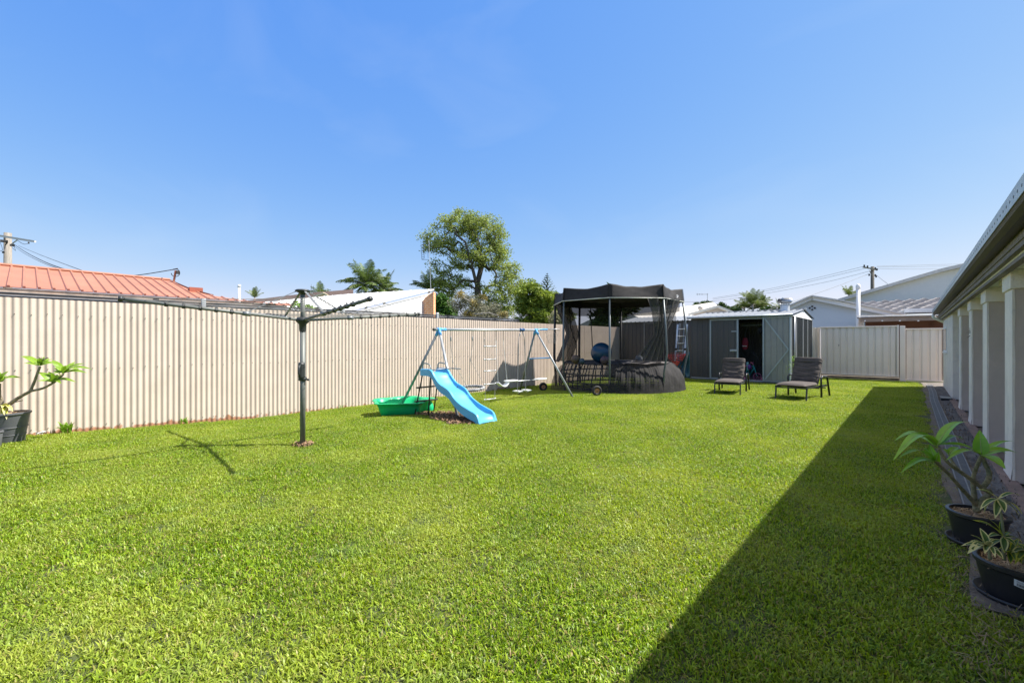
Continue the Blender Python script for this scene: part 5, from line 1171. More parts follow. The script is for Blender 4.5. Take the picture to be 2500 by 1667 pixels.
tree('grevillea', 'grey and orange tipped wispy shrub beyond the fence under the tall tree', bpos(P0, D), [[rel(1150, 840, D, P0)*0, rel(1155, 790, D, P0), rel(1150, 760, D, P0)], [rel(1150, 800, D, P0), rel(1175, 770, D, P0), rel(1182, 745, D, P0)], [rel(1150, 800, D, P0), rel(1125, 760, D, P0), rel(1118, 725, D, P0)]],
     [lob(1120, 735, D, P0, 22, 22), lob(1150, 745, D, P0, 28, 22), lob(1190, 760, D, P0, 30, 24), lob(1165, 775, D, P0, 48, 14), lob(1215, 770, D, P0, 16, 16)], 170, 7500, .10, .24, grey, M['barkpale'], r0=.05, seed=12, asp=.25, cat='shrub')
tree('rusty_shrub', 'rust and mustard coloured shrub mixed in front of the grey wispy one', bpos(1140, 15.5), [[rel(1140, 840, 15.5, 1140)*0, rel(1140, 790, 15.5, 1140)]], [lob(1122, 722, 15.5, 1140, 9, 9), lob(1158, 745, 15.5, 1140, 9, 11), lob(1146, 768, 15.5, 1140, 10, 9), lob(1228, 768, 15.5, 1140, 9, 8), lob(1180, 728, 15.5, 1140, 6, 8)], 46, 1700, .08, .13, rust, M['barkpale'], r0=.03, seed=13, asp=.3, cat='shrub')
tree('glossy_bush', 'deep glossy green bush beside the orange brick pier', bpos(1082, 25), [[rel(1082, 840, 25, 1082)*0, rel(1082, 780, 25, 1082)]], [lob(1078, 745, 25, 1082, 18, 20), lob(1090, 765, 25, 1082, 18, 16)], 60, 3400, .2, .34, LM('leaf_glossy', (.08, .17, .02), (.03, .08, .012), .3, 2), M['bark'], r0=.08, seed=14, asp=.6, cat='shrub')
# bare twiggy sapling
t = empty('bare_sapling', bpos(1243, 16), 'leafless twiggy sapling showing against the sky above the fence', 'tree'); b = MB(); q0 = pD(1240, 834, 16); q0.z = -.1
def twig(p, d, L, r, k):
    q = p+d*L; b.tube([p, (p+q)/2+V((random.uniform(-.03, .03), random.uniform(-.03, .03), 0)), q], [r, r*.8, r*.55], 4)
    if k > 0:
        for _ in range(3): dd = (d+V((random.uniform(-.6, .6), random.uniform(-.6, .6), random.uniform(-.1, .5)))).normalized(); twig(p+d*L*random.uniform(.6, 1), dd, L*.62, r*.6, k-1)
b.tube([q0, q0+V((0, 0, 1.9))], .02, 5)
for dxx in (-.35, .3, .05): twig(q0+V((0, 0, 1.75)), V((dxx*CA, dxx*SA, 1)).normalized(), .42, .011, 3)
b.build('branches', M['barkpale'], t)
# tree behind the trampoline (glossy, mango-like)
D = 23; P0 = 1515
tree('mango_tree', 'dark glossy leaved tree standing behind the trampoline and the closed shed', bpos(P0, D), [[rel(1530, 840, D, P0)*0+np.array([.1, .1, 0]), rel(1525, 790, D, P0), rel(1508, 760, D, P0), rel(1485, 735, D, P0)]],
     [lob(1490, 755, D, P0, 38, 24), lob(1465, 775, D, P0, 20, 18), lob(1500, 730, D, P0, 46, 26), lob(1540, 755, D, P0, 18, 10), lob(1480, 790, D, P0, 30, 10)], 105, 3400, .42, .42, deep, M['barkpale'], r0=.2, seed=15, asp=.26)
tree('distant_shrub', 'small rounded dark shrub behind the pale ridge right of the canopy', bpos(1700, 45), [[rel(1700, 840, 45, 1700)*0, rel(1700, 790, 45, 1700)]], [lob(1703, 748, 45, 1700, 6, 6), lob(1725, 745, 45, 1700, 13, 6)], 40, 1500, .3, .4, deep, M['bark'], r0=.1, seed=16, group='distant treetops behind the sheds', cat='tree')
tree('distant_shrub', 'low wide treetop left of the palm tops behind the open shed', bpos(1770, 48), [[rel(1770, 840, 48, 1770)*0, rel(1770, 800, 48, 1770)]], [lob(1762, 748, 48, 1770, 8, 7), lob(1780, 757, 48, 1770, 16, 6), lob(1795, 758, 48, 1770, 10, 5)], 44, 1600, .3, .4, deep, M['bark'], r0=.1, seed=17, group='distant treetops behind the sheds', cat='tree')
tree('distant_shrub', 'low treetop right of the palm tops next to the whirling vent', bpos(1875, 46), [[rel(1875, 840, 46, 1875)*0, rel(1875, 800, 46, 1875)]], [lob(1872, 757, 46, 1875, 18, 6), lob(1895, 760, 46, 1875, 10, 5)], 34, 1300, .3, .35, deep, M['bark'], r0=.1, seed=18, group='distant treetops behind the sheds', cat='tree')
tree('distant_tree', 'tiny rounded treetop behind the brown roof by the small palm', bpos(870, 60), [[rel(870, 840, 60, 870)*0, rel(870, 800, 60, 870)]], [lob(806, 720, 60, 870, 8, 5), lob(745, 718, 60, 870, 7, 4)], 24, 900, .3, .35, deep, M['bark'], r0=.1, seed=19, cat='tree')
def palm(label, px, py, D, nf, fl, seed, ml=None, tilt=(0, 0), hang=.9, lw=.045, nl=34, name='palm_tree', grp='palm trees beyond the neighbouring roofs', ups=None):
    r = random.Random(seed); c = pD(px, py, D); t = empty(name, (c.x, c.y, -.1), label, 'palm tree', grp)
    b = MB(); b.tube([(c.x, c.y, -.1), (c.x+.05, c.y, c.z*.5), (c.x, c.y, c.z)], [.15, .12, .09], 8); b.build('trunk', M['barkpale'], t, smooth=True)
    b = MB(); rb = MB()
    for i in range(nf):
        az = 2*pi*i/nf+r.uniform(-.25, .25); el = r.uniform(.15, 1.35) if ups is None else r.uniform(*ups); L = fl*r.uniform(.8, 1.1); P = [V(c)]; d = V((cos(az)*cos(el), sin(az)*cos(el), sin(el)))
        n = 10
        for k in range(n): P.append(P[-1]+d*(L/n)); d = (d+V((0, 0, -hang*(.05+.16*k/n)*(1 if el < 1.1 else .55)))).normalized()
        rb.tube(P, [.022*fl/2.2*(1-.8*k/n)+.004 for k in range(n+1)], 4, False)
        for j in range(nl):
            f = .12+.88*j/nl; kf = f*n; k = min(int(kf), n-1); q = P[k].lerp(P[k+1], kf-k); dd = (P[k+1]-P[k]).normalized(); sd = dd.cross(V((0, 0, 1))); sd = sd.normalized() if sd.length > .05 else V((1, 0, 0)); up = sd.cross(dd)
            ll = fl*.30*(sin(pi*min(1, f*.8+.18))**.7)*r.uniform(.8, 1.1)
            for s_ in (-1, 1):
                v = (sd*s_*.85+dd*.6+up*r.uniform(-.1, .35)-V((0, 0, .35))).normalized(); e = q+v*ll-V((0, 0, ll*.18)); wv = dd*lw*fl/2.2
                b.quad(q-wv*.5, q+wv*.5, q+v*ll*.6+wv*.45, e, q+v*ll*.6-wv*.45)
    b.build('fronds', ml or PG, t); rb.build('rachis', M['barkpale'], t)
PG = LM('palm_green', (.16, .23, .05), (.08, .13, .03), .25, 1.2); PG2 = LM('palm_yellow', (.19, .24, .05), (.09, .13, .03), .3, 1.2)
palm('largest feathery palm standing behind the white roof', 893, 697, 36, 26, 2.25, 1, PG, ups=(-.25, 1.4), nl=44, lw=.035)
palm('palm crown leaning right beside the largest palm', 938, 708, 37, 20, 1.9, 2, PG, ups=(-.25, 1.35), nl=44, lw=.035)
palm('palm growing just behind the brick pier end of the white roof', 1047, 708, 34, 18, 1.6, 3, PG, nl=40, lw=.035)
palm('small upright palm above the brown tiled roof', 782, 724, 60, 11, 2.0, 4, PG, ups=(.7, 1.45))
palm('tiny upright palm fronds above the long brown roof', 622, 728, 45, 7, 1.2, 5, PG2, ups=(.9, 1.5))
palm('left palm crown behind the open shed roof', 1817, 752, 50, 16, 1.7, 6, PG2)
palm('middle palm crown behind the open shed roof', 1838, 745, 48, 18, 1.9, 7, PG2)
palm('right palm crown behind the open shed roof', 1858, 750, 49, 16, 1.7, 8, PG2)
palm('small palm between the whirling vent and the white gable', 1902, 752, 46, 12, 1.2, 9, PG)
palm('bright palm fronds peeping over the white gable roof', 2072, 722, 42, 9, 1.1, 10, PG2, ups=(.5, 1.4))
# norfolk pine
c = pD(1336, 666, 48); np_ = empty('norfolk_pine', (c.x, c.y, 0), 'slender tiered pine behind the bushy tree left of the canopy', 'pine tree'); top = c.z
b = MB(); b.tube([(c.x, c.y, 0), (c.x, c.y, top)], [.18, .02], 6); b.build('trunk', M['barkdark'], np_)
b = MB()
for k in range(22):
    z = top-.15-.22*k*(1+.02*k); R_ = .12+.125*k
    for i in range(9):
        a = 2*pi*i/9+k*.4; 
        for s_ in range(8):
            f = s_/8; q = V((c.x+R_*f*cos(a), c.y+R_*f*sin(a), z+.30*R_*f*f)); q2 = V((c.x+R_*(f+.14)*cos(a), c.y+R_*(f+.14)*sin(a), z+.30*R_*(f+.14)**2)); sd = V((-sin(a), cos(a), .3))*(.05+.02*R_)
            b.quad(q-sd, q2-sd*.8, q2+sd*.8, q+sd)
b.build('crown', LM('pine_needle', (.09, .13, .08), (.05, .08, .05), .15, 2), np_)

# ---------------- neighbouring houses, left -----------------
red = mat('red_steel', (.37, .155, .095), .6, var=.10, scale=1.4, dirt=(.45, .21, .13), dscale=2, damt=.5)
rust_d = mat('red_edge', (.16, .05, .035), .7, var=.2)
rh = empty('red_roof_house', (-12, 0, 0), 'neighbouring house with a ribbed terracotta red steel roof behind the left fence', 'house')
E0 = V((-10.6, -6, 2.17)); EN = V((.23, 0, 1)).normalized()   # roof plane rising away from the fence
def rp(px, py, dz=0): q = pN(px, py, E0+V((0, 0, dz)), EN); return q
def eav(y): return V((-10.6, y, 2.185-.02*(y+.3)/4.3))
E0 = V((-10.6, 1.5, 2.155))
up_ = [rp(-260, 620), rp(0, 648), rp(415, 685), rp(470, 709), rp(520, 722), rp(600, 734), rp(700, 747)]
ysR = np.arange(-3.2, 4.02, .02)
UY = [p.y for p in up_]; UX = [p.x for p in up_]
def upx(y): return float(np.interp(y, UY, UX))
def zpl(x): return 2.155+(-10.6-x)*.23
pit = .168; b = MB(); P = []
yv = -3.2
while yv < 4.0:
    P += [(yv, 0), (yv+pit-.05, 0), (yv+pit-.033, .022), (yv+pit-.017, .022)]; yv += pit
n = len(P); b.add([(-10.6, y, zpl(-10.6)+h_) for y, h_ in P]+[(upx(y), y, zpl(upx(y))+h_) for y, h_ in P], [(i, n+i, n+i+1, i+1) for i in range(n-1)])
ro = b.build('roof', red, rh, solid=.003)
b = MB(); b.tube([p+V((0, 0, .02)) for p in up_[:3]], .035, 6); b.build('ridge_cap', red, ro)
b = MB(); b.tube([p+V((0, 0, .015)) for p in up_[2:5]], .014, 5); b.build('hip_edge', rust_d, ro)
q = rp(477, 712); b = MB(); b.box(q+V((-.0, .0, .03)), (.16, .24, .11)); b.build('flashing_box', mat('flash_red', (.33, .09, .05), .6), ro)
b = MB(); b.bb(-10.66, -10.62, -3.2, 4.0, 2.06, 2.135); b.build('fascia', mat('fascia_weather', (.30, .26, .22), .8, var=.4, scale=5, dirt=(.5, .36, .26), dscale=2.4, damt=.8), rh)
b = MB(); b.bb(-10.60, -10.53, -3.2, 4.0, 2.022, 2.06); b.build('gutter', mat('peach_trim', (.60, .44, .33), .6, var=.2), rh)
b = MB()
yv = -3.2+pit-.0385
while yv < 4.0: b.bb(-10.6, -10.597, yv, yv+.037, 2.148, 2.180); yv += pit
b.bb(-10.60, -10.595, -3.2, 4.0, 2.141, 2.152)
b.build('rib_end', rust_d, ro)
b = MB(); b.bb(-13.5, -10.75, -3.2, 3.95, 0, 2.04); b.build('wall', mat('green_wall', (.12, .16, .11), .8), rh)
b = MB(); b.prism([(-10.62, 3.99, 2.0), (-10.6, 3.99, 2.15), (-13, 3.99, 2.15), (-13, 3.99, 2.0)], (0, .02, 0)); b.build('end_fascia', M['timber'], rh)
# service mast
q = rp(424, 690); ms_ = empty('service_mast', q, 'short rusty mast with a looped cable on the corner of the red roof', 'mast'); b = MB(); tp = pD(428, 659, (q-V((0, 0, H))).length*.98); dmast = (-SA*q.x+CA*q.y); tp = pD(429, 660, dmast)
b.tube([q, q+(tp-q)*.9, tp], .022, 6); b.build('pole', mat('rusty', (.36, .16, .10), .7, var=.3), ms_)
b = MB(); c_ = pD(434, 665, dmast); b.box(c_, (.06, .06, .08)); b.build('box', M['wire'], ms_); b = MB(); b.tube([pD(430+9*sin(t)-(0 if t < 3 else 3), 666-9*cos(t), dmast) for t in np.linspace(0, 4.6, 14)], .008, 5); b.build('cable_loop', M['wire'], ms_)
b = MB(); b.tube([pD(423, 658, dmast), pD(434, 656, dmast)], .014, 5); b.build('crossbar', M['wire'], ms_)
# timber power pole at far left
D = 26; pl = empty('power_pole', bpos(19, D), 'weathered timber power pole with a pale crossarm above the red roof', 'power pole'); b = MB(); c_ = pD(19, 569, D); b.tube([(c_.x, c_.y, 0), (c_.x, c_.y, c_.z)], [.20, .165], 12); b.build('pole', M['timber'], pl, smooth=True)
b = MB(); b.bar(pD(-60, 566, D-.3), pD(86, 590, D-.3), .10, .11); b.build('crossarm', mat('pale_arm', (.62, .60, .57), .7), pl)
b = MB(); b.bar(pD(27, 597, D-.2), pD(42, 586, D-.3), .05, .03); b.build('strut', M['galv'], pl)
b = MB(); b.box(pD(30, 599, D-.3), (.2, .2, .1)); b.box(pD(10, 589, D-.3), (.35, .3, .1)); b.box(pD(8, 616, D-.3), (.1, .1, .1)); b.box(pD(70, 593, D-.4), (.07, .07, .1)); b.build('insulator', M['wire'], pl)
def wire(name, pts, r, label, grp=None, par=None, m=None):
    P = smooth_profile([tuple(pD(*p)) for p in pts], 24); b = MB(); b.tube(P, r, 4, False); o = b.build(name, m or M['wire'], par)
    if par is None: tag(o, label, 'cable', grp)
    return o
wire('cable_tail', [(40, 585, D-.3), (58, 596, D-.3), (72, 593, D-.4)], .012, '', par=pl); wire('cable_tail', [(28, 603, D-.3), (38, 612, D-.3), (34, 602, D-.3)], .01, '', par=pl); wire('cable_tail', [(-10, 612, D-.3), (6, 610, D-.3), (-5, 580, D-.3)], .012, '', par=pl)
gw = 'service cables hanging from the timber pole'
wire('overhead_cable', [(32, 595, D-.2), (65, 617, 21), (115, 642, 16), (175, 663, 11.5)], .016, 'thick lower service cable falling from the left pole to the red roof', gw)
wire('overhead_cable', [(32, 599, D-.2), (60, 619, 21), (110, 644, 16), (170, 664, 11.5)], .010, 'thin cable hugging the thick one below the left pole', gw)
wire('overhead_cable', [(45, 600, D-.2), (100, 623, 20), (215, 666, 11.5)], .009, 'uppermost thin cable running right from the left pole', gw)
wire('service_cable', [(305, 674.5, dmast+1.2), (350, 670, dmast+.6), (424, 658, dmast)], .010, 'dark cable reaching the rusty mast from behind the red roof')
wp = empty('white_vent_pipe', pD(585, 770, 12), 'white vent pipe standing beyond the low end of the red roof', 'vent pipe'); b = MB(); a_ = pD(584, 740, 12); c_ = pD(584, 696, 12); b.tube([a_-V((0, 0, 1)), c_], .034, 12); b.build('pipe', M['white'], wp, smooth=True); b = MB(); b.tube([c_-V((0, 0, .07)), c_+V((0, 0, .01))], .040, 12); b.build('cap', M['white'], wp, smooth=True)
# white skillion house
wh = empty('white_roof_house', (-20, 12, 0), 'house with a broad white sheet roof and an orange brick pier beyond the fence', 'house')
wr_ = mat('white_roof', (.80, .80, .79), .5, var=.03, scale=2, dirt=(.6, .6, .58), dscale=.8, damt=.3)
B_ = pD(1060, 707, 20); A_ = pD(843, 719.5, 23.5); A2 = pD(646, 738, 27.5); Ed = pD(800, 770, 15.5); Fd = pD(600, 778, 18)
b = MB(); b.add([A2, A_, B_, Ed, Fd], [(0, 1, 3, 4), (1, 2, 3)]); b.build('roof', wr_, wh, solid=.05)
b = MB()
for k_ in range(22):
    f = (k_+.5)/22; p, q = (A2.lerp(A_, f*2) if f < .5 else A_.lerp(B_, f*2-1)), Fd.lerp(Ed, f); b.bar(p+V((0, 0, .035)), q+V((0, 0, .035)), .02, .015)
b.build('roof_rib', wr_, wh)
b = MB(); b.prism([B_-V((0, 0, .10)), B_-V((0, 0, .16)), Ed-V((0, 0, .16)), Ed-V((0, 0, .10))], (B_-A_).normalized()*.05); b.build('barge_board', mat('barge_grey', (.50, .50, .50), .6), wh)
back = (B_-A_).normalized()*.03
b = MB(); g1, g2 = B_+back, Ed+back; b.prism([g1-V((0, 0, .12)), V((g1.x, g1.y, 0)), V((g2.x, g2.y, 0)), g2-V((0, 0, .12))], -(B_-A_).normalized()*.1); b.build('gable_wall', M['white'], wh)
# brick pier
m, nt, bs = nt_new('orange_brick'); br = nt.nodes.new('ShaderNodeTexBrick'); tc = nt.nodes.new('ShaderNodeTexCoord'); mp = nt.nodes.new('ShaderNodeMapping'); mp.inputs['Rotation'].default_value = (radians(90), 0, 0)
br.inputs['Scale'].default_value = 1; br.inputs['Brick Width'].default_value = .24; br.inputs['Row Height'].default_value = .086; br.inputs['Mortar Size'].default_value = .008; br.inputs['Color1'].default_value = (.85, .40, .17, 1); br.inputs['Color2'].default_value = (.74, .31, .12, 1); br.inputs['Mortar'].default_value = (.85, .68, .52, 1)
cx = nt.nodes.new('ShaderNodeSeparateXYZ'); cb = nt.nodes.new('ShaderNodeCombineXYZ'); ad = nt.nodes.new('ShaderNodeMath'); nt.links.new(tc.outputs['Object'], cx.inputs[0]); nt.links.new(cx.outputs['X'], ad.inputs[0]); nt.links.new(cx.outputs['Y'], ad.inputs[1]); nt.links.new(ad.outputs[0], cb.inputs[0]); nt.links.new(cx.outputs['Z'], cb.inputs[1]); nt.links.new(cb.outputs[0], br.inputs['Vector']); nt.links.new(br.outputs['Color'], bs.inputs['Base Color']); bs.inputs['Roughness'].default_value = .85
p1, p2 = pD(1036, 780, 19.3), pD(1058.5, 780, 19.3); ztop = pD(1058, 712, 19.3).z; zl = pD(1036, 728, 19.3).z
b = MB(); dd = (p2-p1); per = V((-dd.y, dd.x, 0)).normalized()*.5; b.prism([V((p1.x, p1.y, 0)), V((p2.x, p2.y, 0)), V((p2.x, p2.y, ztop)), V((p1.x, p1.y, zl))], per); b.build('brick_pier', m, wh)
b = MB(); q1, q2 = pD(1060, 768, 20.2), pD(1110, 790, 20.2); q3 = pD(1060, 760, 20.2); b.prism([V((q1.x, q1.y, 0)), V((q2.x, q2.y, 0)), q2, q3], per*.1); b.build('side_wall', M['white'], wh)
# TV aerial on the white roof
def mast(name, label, px, py0, py1, D, els, r=.012, horizontal=False):
    t = empty(name, pD(px, py0, D), label, 'antenna'); b = MB(); b.tube([pD(px+(2 if name == 'tv_mast' else 0), py0, D), pD(px-3 if name == 'tv_mast' else px, py1, D)], r, 5); b.build('pole', M['galv'] if name == 'tv_mast' else M['greytube'], t)
    b = MB()
    for (xa, ya), (xb, yb) in els: b.tube([pD(xa, ya, D), pD(xb, yb, D)], r*.8, 4)
    b.build('elements', M['wire'], t); return t
mast('tv_mast', 'tall tv aerial mast on the high end of the white roof', 1050, 707, 588, 20, [((1030, 634), (1028, 595)), ((1045, 630), (1044, 592)), ((1030, 634), (1046, 634))]+[((1031, y), (1036, y+(1 if y % 2 else -1))) for y in range(597, 634, 5)]+[((1033, 595), (1036, 630))], .011)
mast('roof_antenna', 'small spiky antenna above the brown roof by the hoist', 760, 716, 694, 30, [((766, 716), (766, 697)), ((758, 700), (762, 700)), ((758, 705), (762, 705)), ((758, 710), (762, 710))], .01)
# long brown tiled roof with cream gable
bh = empty('brown_roof_house', (-25, 12, 0), 'low house with long brown tiled roof and a small cream gable behind the hoist', 'house')
brn = mat('brown_tile', (.09, .06, .048), .85, var=.4, scale=3, stretch=(4, 4, 14))
b = MB(); b.add([pD(585, 737, 36), pD(772, 715, 32), pD(862, 708, 32), pD(862, 728, 29), pD(585, 752, 33)], [(0, 1, 2, 3, 4)]); b.build('roof', brn, bh, solid=.1)
b = MB(); b.prism([pD(765, 726, 28.5), pD(790, 717, 28.5), pD(806, 727, 28.5), pD(806, 740, 28.5), pD(765, 740, 28.5)], (0, .2, 0)); b.build('gable', mat('cream_paint', (.66, .52, .28), .7), bh)
b = MB(); b.bar(pD(762, 727, 28.3), pD(790, 716, 28.3), .12, .12); b.bar(pD(790, 716, 28.3), pD(809, 728, 28.3), .12, .12); b.build('barge_board', mat('cream_light', (.78, .66, .42), .7), bh)
# climbing leaves peeping over the dark fence
vn = empty('climbing_vine', pD(770, 755, 10.6), 'small green vine peeping over the fence rail by the hoist post', 'plant'); cen = [pD(x, y, 10.6) for x, y in ((722, 744), (730, 750), (745, 748), (752, 752), (760, 755), (738, 755), (780, 756))]; A, F = leafcloud(60, [tuple(c) for c in cen], .12, .07, .6, seed=3); npmesh('leaves', A, F, LGB, vn)
b = MB(); b.tube([pD(740, 834, 10.6), pD(745, 756, 10.6)], .012, 5); b.build('stem', M['bark'], vn)

# ---------------- neighbouring houses, rear -----------------
pale = mat('pale_blue_wall', (.62, .66, .70), .8, var=.03, scale=.8)  # bluish shade on the white wall is mixed into its base colour
wn = empty('white_gable_house', (-2.5, 26, 0), 'large pale blue white gabled house behind the rear fence with four round vents', 'house')
def poly(name, pts, Y, th, m, par): b = MB(); b.prism([pY(x, y, Y) for x, y in pts], (0, th, 0)); return b.build(name, m, par)
Yg = 24.0
def lowz(x, Y): q = pY(x, 834, Y); return (x, 834+H/((-SA*q.x+CA*q.y))*FP*1.0)
g_ = [(1880, 772), (1950, 742), (1983, 730), (2100, 749), (2200, 774), lowz(2200, Yg), lowz(1880, Yg)]
poly('gable_wall', g_, Yg, .2, pale, wn)
b = MB()
for a_, c_, w_ in (((1860, 781), (1983, 727.5), .13), ((1983, 727.5), (2215, 774), .17)): b.bar(pY(*a_, Yg-.25), pY(*c_, Yg-.25), .05, w_)
b.build('barge_board', M['white'], wn)
b = MB()
for a_, c_ in (((1860, 777), (1950, 737)), ((1950, 737), (1983, 723)), ((1983, 723), (2055, 734)), ((2055, 734), (2210, 767))): b.bar(pY(*a_, Yg-.2)+V((0, 1.2, 0)), pY(*c_, Yg-.2)+V((0, 1.2, 0)), 2.8, .06)
b.build('roof_sheet', mat('gable_roof', (.55, .54, .52), .6), wn)
for (x, y) in ((1983, 748), (1977, 752), (1989, 752), (1983, 756)):
    q = pY(x, y, Yg-.02); b = MB(); b.tube([q, q+V((0, -.012, 0))], .042, 12); b.build('round_vent', M['wire'], wn)
# upper skillion wall and tiled roof
up2 = empty('tall_white_house', (0, 31, 0), 'taller white house with a rising skillion wall and white tiled lower roof', 'house')
Yu = 30.0
poly('upper_wall', [(2050, 733), (2120, 712), (2200, 687), (2345, 655), (2420, 640), (2420, 760), (2050, 760)], Yu, .3, mat('upper_white', (.72, .71, .69), .8, var=.03), up2)
b = MB(); pe = [pY(x, y, Yu-.3) for x, y in ((2045, 733.5), (2170, 697), (2210, 685), (2300, 659), (2420, 632))]
b.add([p+V((0, dy_, dz_)) for p in pe for dy_, dz_ in ((0, -.08), (0, .08), (.5, .08), (.5, -.08))], [(i*4+k, i*4+(k+1) % 4, i*4+4+(k+1) % 4, i*4+4+k) for i in range(4) for k in range(4)])
b.build('roof_edge', mat('edge_grey', (.55, .54, .52), .6), up2)
# white roman tiles, real waves and steps
tA, tB = pY(2096, 741, 28.5), pY(2320, 724, 28.5); tC, tD = pY(2096, 775, 24.6), pY(2320, 763, 24.6); tC.z = tD.z = pY(2200, 764, 24.6).z; tA.z = tB.z = pY(2200, 733, 28.5).z
nr, tw_ = 7, .46; W_ = (tB-tA).length
b = MB(); rows = []
sl_ = (tA-tC)
for r_ in range(nr):
    for e_ in (0, 1):
        f = (r_+e_)/nr; lift = .07*(1-e_); row = []
        nx_ = int(W_/tw_)*8
        for i in range(nx_+1):
            x = W_*i/nx_; p = tC+(tB-tA).normalized()*x+sl_*f+V((0, 0, lift+.05*max(-.3, sin(2*pi*(x/tw_+.5*(r_ % 2))))));
            row.append(p)
        rows.append(row)
n_ = len(rows[0]); b.add([p for r_ in rows for p in r_], [(j*n_+i, j*n_+i+1, (j+1)*n_+i+1, (j+1)*n_+i) for j in range(0, len(rows)-1) for i in range(n_-1)]); b.build('tiled_roof', mat('white_tile', (.40, .37, .345), .45, var=.25, scale=3, dirt=(.20, .18, .17), dscale=2, damt=.6), up2)
b = MB(); dz_ = V((0, 0, -.06)); b.quad(tC+dz_, tD+dz_, tB+dz_, tA+dz_); b.build('sarking', mat('sarking', (.30, .27, .255), .9), up2)
b = MB(); b.bar(pY(2207, 759, 24.2), pY(2330, 756, 24.2), .15, .16); b.build('gutter', M['white'], up2)
b = MB(); b.bar(pY(2196, 760, 24.15), pY(2207, 760, 24.15), .12, .05); b.build('gutter_spout', M['galv'], up2)
poly('lower_wall', [(2145, 764), (2205, 772), (2340, 766), lowz(2340, 25.2), lowz(2145, 25.2)], 25.2, .2, mat('tan_brick', (.24, .13, .085), .85, var=.15), up2)
# patio
pt_ = empty('brown_patio', (-.5, 22, 0), 'brown walled patio with a flat pale edged roof and tiny downlights beyond the gate', 'patio')
b = MB(); p, q = pY(2092, 772.5, 21.0), pY(2330, 768.5, 21.0); b.bar(p, q, .1, .03); p2_ = p+V((.0, 1.4, 0)); b.build('roof_edge', M['white'], pt_)
b = MB(); N_ = 90
for i in range(N_): c_ = p.lerp(q, i/N_); b.ball(c_+V((0, -.03, .012)), .02, 6, 4)
b.build('roof_trim', mat('flute', (.74, .68, .58), .6), pt_)
b = MB(); z_ = (p.z+q.z)/2; b.bb(p.x, q.x, 21.0, 23.8, z_-.045, z_-.02); b.build('ceiling', mat('patio_ceiling', (.20, .155, .125), .7), pt_)
b = MB(); b.bb(p.x+.1, q.x, 21.03, 21.10, z_-.19, z_-.05); b.build('beam', mat('patio_beam', (.24, .19, .155), .7), pt_)
bw = mat('chocolate_brick', (.14, .062, .04), .85, var=.15, scale=3)
b = MB(); b.bb(pY(2112, 800, 22.6).x, q.x+.5, 22.6, 22.8, 0, z_-.05); b.build('wall', bw, pt_)
b = MB(); a_ = pY(2096, 790, 21.1); b.bb(a_.x, a_.x+.11, 21.1, 21.2, 0, z_-.05); b.build('post', mat('tan_post', (.45, .38, .31), .7), pt_)
b = MB(); a_ = pY(2108, 790, 21.6); b.bb(a_.x-.12, a_.x+.02, 21.5, 21.6, 0, z_-.15); b.build('post', M['white'], pt_)
for x in (2112, 2154, 2197, 2242):
    c_ = pY(x, 783, 21.02); b = MB(); b.lathe((c_.x, 21.015, c_.z), [(.001, 0), (.025, 0)], 10); b.box((c_.x, 21.015, c_.z), (.05, .02, .035)); b.build('downlight', M['white'], pt_)
b = MB(); q_ = pY(2275, 800, 22.55); b.tube([(q_.x, 22.55, 0), (q_.x, 22.55, z_)], .02, 6); b.build('downpipe', bw, pt_)
vp2 = empty('tall_vent_pipe', pY(2095, 800, 22.9), 'tall white vent pipe with rounded top in front of the pale gable wall', 'vent pipe'); b = MB(); c_ = pY(2095, 700, 22.9); b.tube([(c_.x, 22.9, 0), (c_.x, 22.9, c_.z-.12)], .07, 14); b.build('pipe', M['white'], vp2, smooth=True); b = MB(); b.ball((c_.x, 22.9, c_.z-.02), .085, 14, 10, (1, 1, 1.7)); b.build('cowl', M['white'], vp2, smooth=True)
# concrete power pole right
D = 50; p2 = empty('power_pole', bpos(2130, D), 'dark power pole with crossarm rising behind the tall white house', 'power pole'); b = MB(); c_ = pD(2130, 651, D); b.tube([(c_.x, c_.y, 0), (c_.x, c_.y, c_.z)], [.22, .17], 10); b.build('pole', mat('dark_timber', (.12, .11, .09), .9, var=.2), p2, smooth=True)
b = MB(); b.bar(pD(2107, 652, D-.3), pD(2142, 659, D-.3), .14, .12); b.bar(pD(2123, 661, D-.2), pD(2128, 672, D-.2), .06, .05); b.build('crossarm', M['barkpale'], p2)
b = MB()
for x, y in ((2110, 649), (2118, 651), (2137, 655), (2141, 658), (2137, 672), (2122, 671), (2139, 675)): b.box(pD(x, y, D-.35), (.14, .14, .22))
b.build('insulator', M['wire'], p2)
gg = 'power lines running to the dark pole behind the white house'
tw = mat('far_wire', (.10, .10, .11), .7)
for nm_, pts in (('uppermost far power line sagging left from the dark pole', [(2107, 651, 50), (2000, 677, 56), (1880, 705, 62), (1740, 728, 70)]), ('second far power line just under the uppermost one', [(2118, 654, 50), (2000, 682, 56), (1880, 709, 62), (1740, 731, 70)]), ('third far power line reaching left behind the canopy', [(2123, 662, 50), (2010, 690, 56), (1860, 718, 62), (1740, 735, 70), (1650, 737, 76)]), ('lowest dashed looking line falling toward the whirling vent', [(2120, 669, 50), (2040, 700, 46), (1960, 728, 42), (1870, 758, 38)])): wire('power_line', pts, .017, nm_, gg, m=tw)
wire('power_line', [(2140, 672, 50), (2155, 684, 46), (2175, 699, 42)], .022, 'short thick line dropping right from the dark pole to the white roof', gg, m=tw)
for y0_, y1_, nm_ in ((650, 643, 'upper faint line running right from the dark pole'), (652, 648, 'middle faint line running right from the dark pole'), (656, 656, 'lower bold line running right from the dark pole')): wire('power_line', [(2141, y0_, 50), (2240, (y0_+y1_)/2+1, 54), (2400, y1_, 60)], .016, nm_, gg, m=tw)
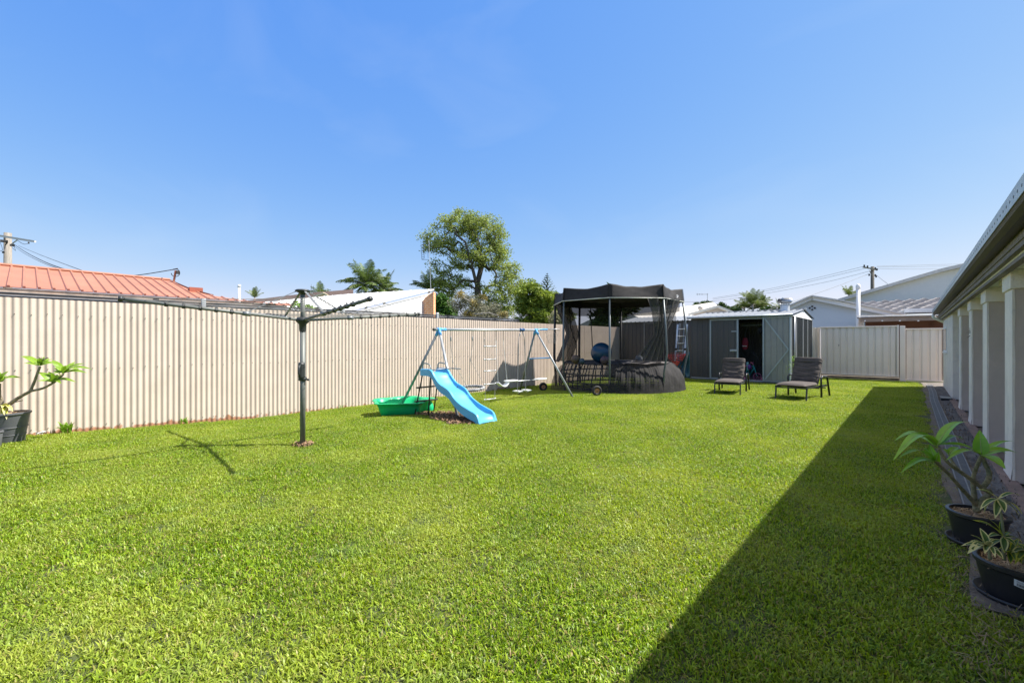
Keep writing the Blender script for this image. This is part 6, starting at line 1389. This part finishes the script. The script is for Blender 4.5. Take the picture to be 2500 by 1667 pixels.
# pale ridge house behind the sheds
ph = empty('pale_ridge_house', (-12, 34, 0), 'distant house with a pale fluted roof and small gable behind the closed shed', 'house')
crm = mat('ivory_roof', (.74, .70, .62), .6, var=.05); D = 30
b = MB(); b.add([pD(1590, 790, 26), pD(1545, 770, 32), pD(1740, 739, 32), pD(1770, 760, 30), pD(1790, 790, 26)], [(0, 1, 2, 3, 4)]); b.build('roof', crm, ph, solid=.08)
b = MB(); b.prism([pD(1690, 766, 27), pD(1752, 750, 27), pD(1788, 764, 27), pD(1788, 790, 27), pD(1690, 790, 27)], (0, .2, 0)); b.build('gable', mat('taupe', (.42, .37, .32), .8), ph)
b = MB(); b.bar(pD(1680, 768, 26.8), pD(1752, 748, 26.8), .1, .14); b.bar(pD(1752, 748, 26.8), pD(1792, 764, 26.8), .1, .14); b.build('barge_board', crm, ph)
b = MB(); c_ = pD(1710, 752, 28); b.ball(c_, .16, 14, 8); b.tube([c_-V((0, 0, .6)), c_], .09, 10); b.build('roof_vent', mat('vent_pale', (.5, .47, .42), .6), ph, smooth=True)
b = MB(); b.prism([pD(1400, 800, 36), pD(1440, 780, 36), pD(1560, 768, 36), pD(1600, 780, 36), pD(1600, 834, 36), pD(1400, 834, 36)], (0, .3, 0)); tag(b.build('far_roofline', mat('far_grey', (.40, .38, .34), .8)), 'low grey tan roof seen through the trampoline net behind the fence', 'house')
mast('tv_antenna', 'thin yagi antenna on a mast beside the right edge of the canopy', 1727, 752, 716, 30, [((1701, 718.5), (1729, 718.5)), ((1702, 716), (1702, 721)), ((1708, 717), (1708, 720)), ((1714, 717), (1714, 720))], .016)
mast('thin_pole', 'thin pole standing above the fence right of the leafless sapling', 1261, 790, 768, 25, [], .012)
# far tree belt closing the horizon
cen = []
r_ = np.random.default_rng(5)
for i in range(420):
    a = r_.uniform(-1.35, .5); R_ = r_.uniform(150, 230); cen.append((-R_*sin(-a) if False else R_*sin(a)*1.0, R_*cos(a), r_.uniform(.5, 4.0)))
A, F = leafcloud(14, cen, 4.5, 3.0, .8, seed=6); o = npmesh('far_tree_belt', A, F, LM('far_leaf', (.06, .09, .04), (.04, .06, .03), .1, .05)); tag(o, kind='stuff')
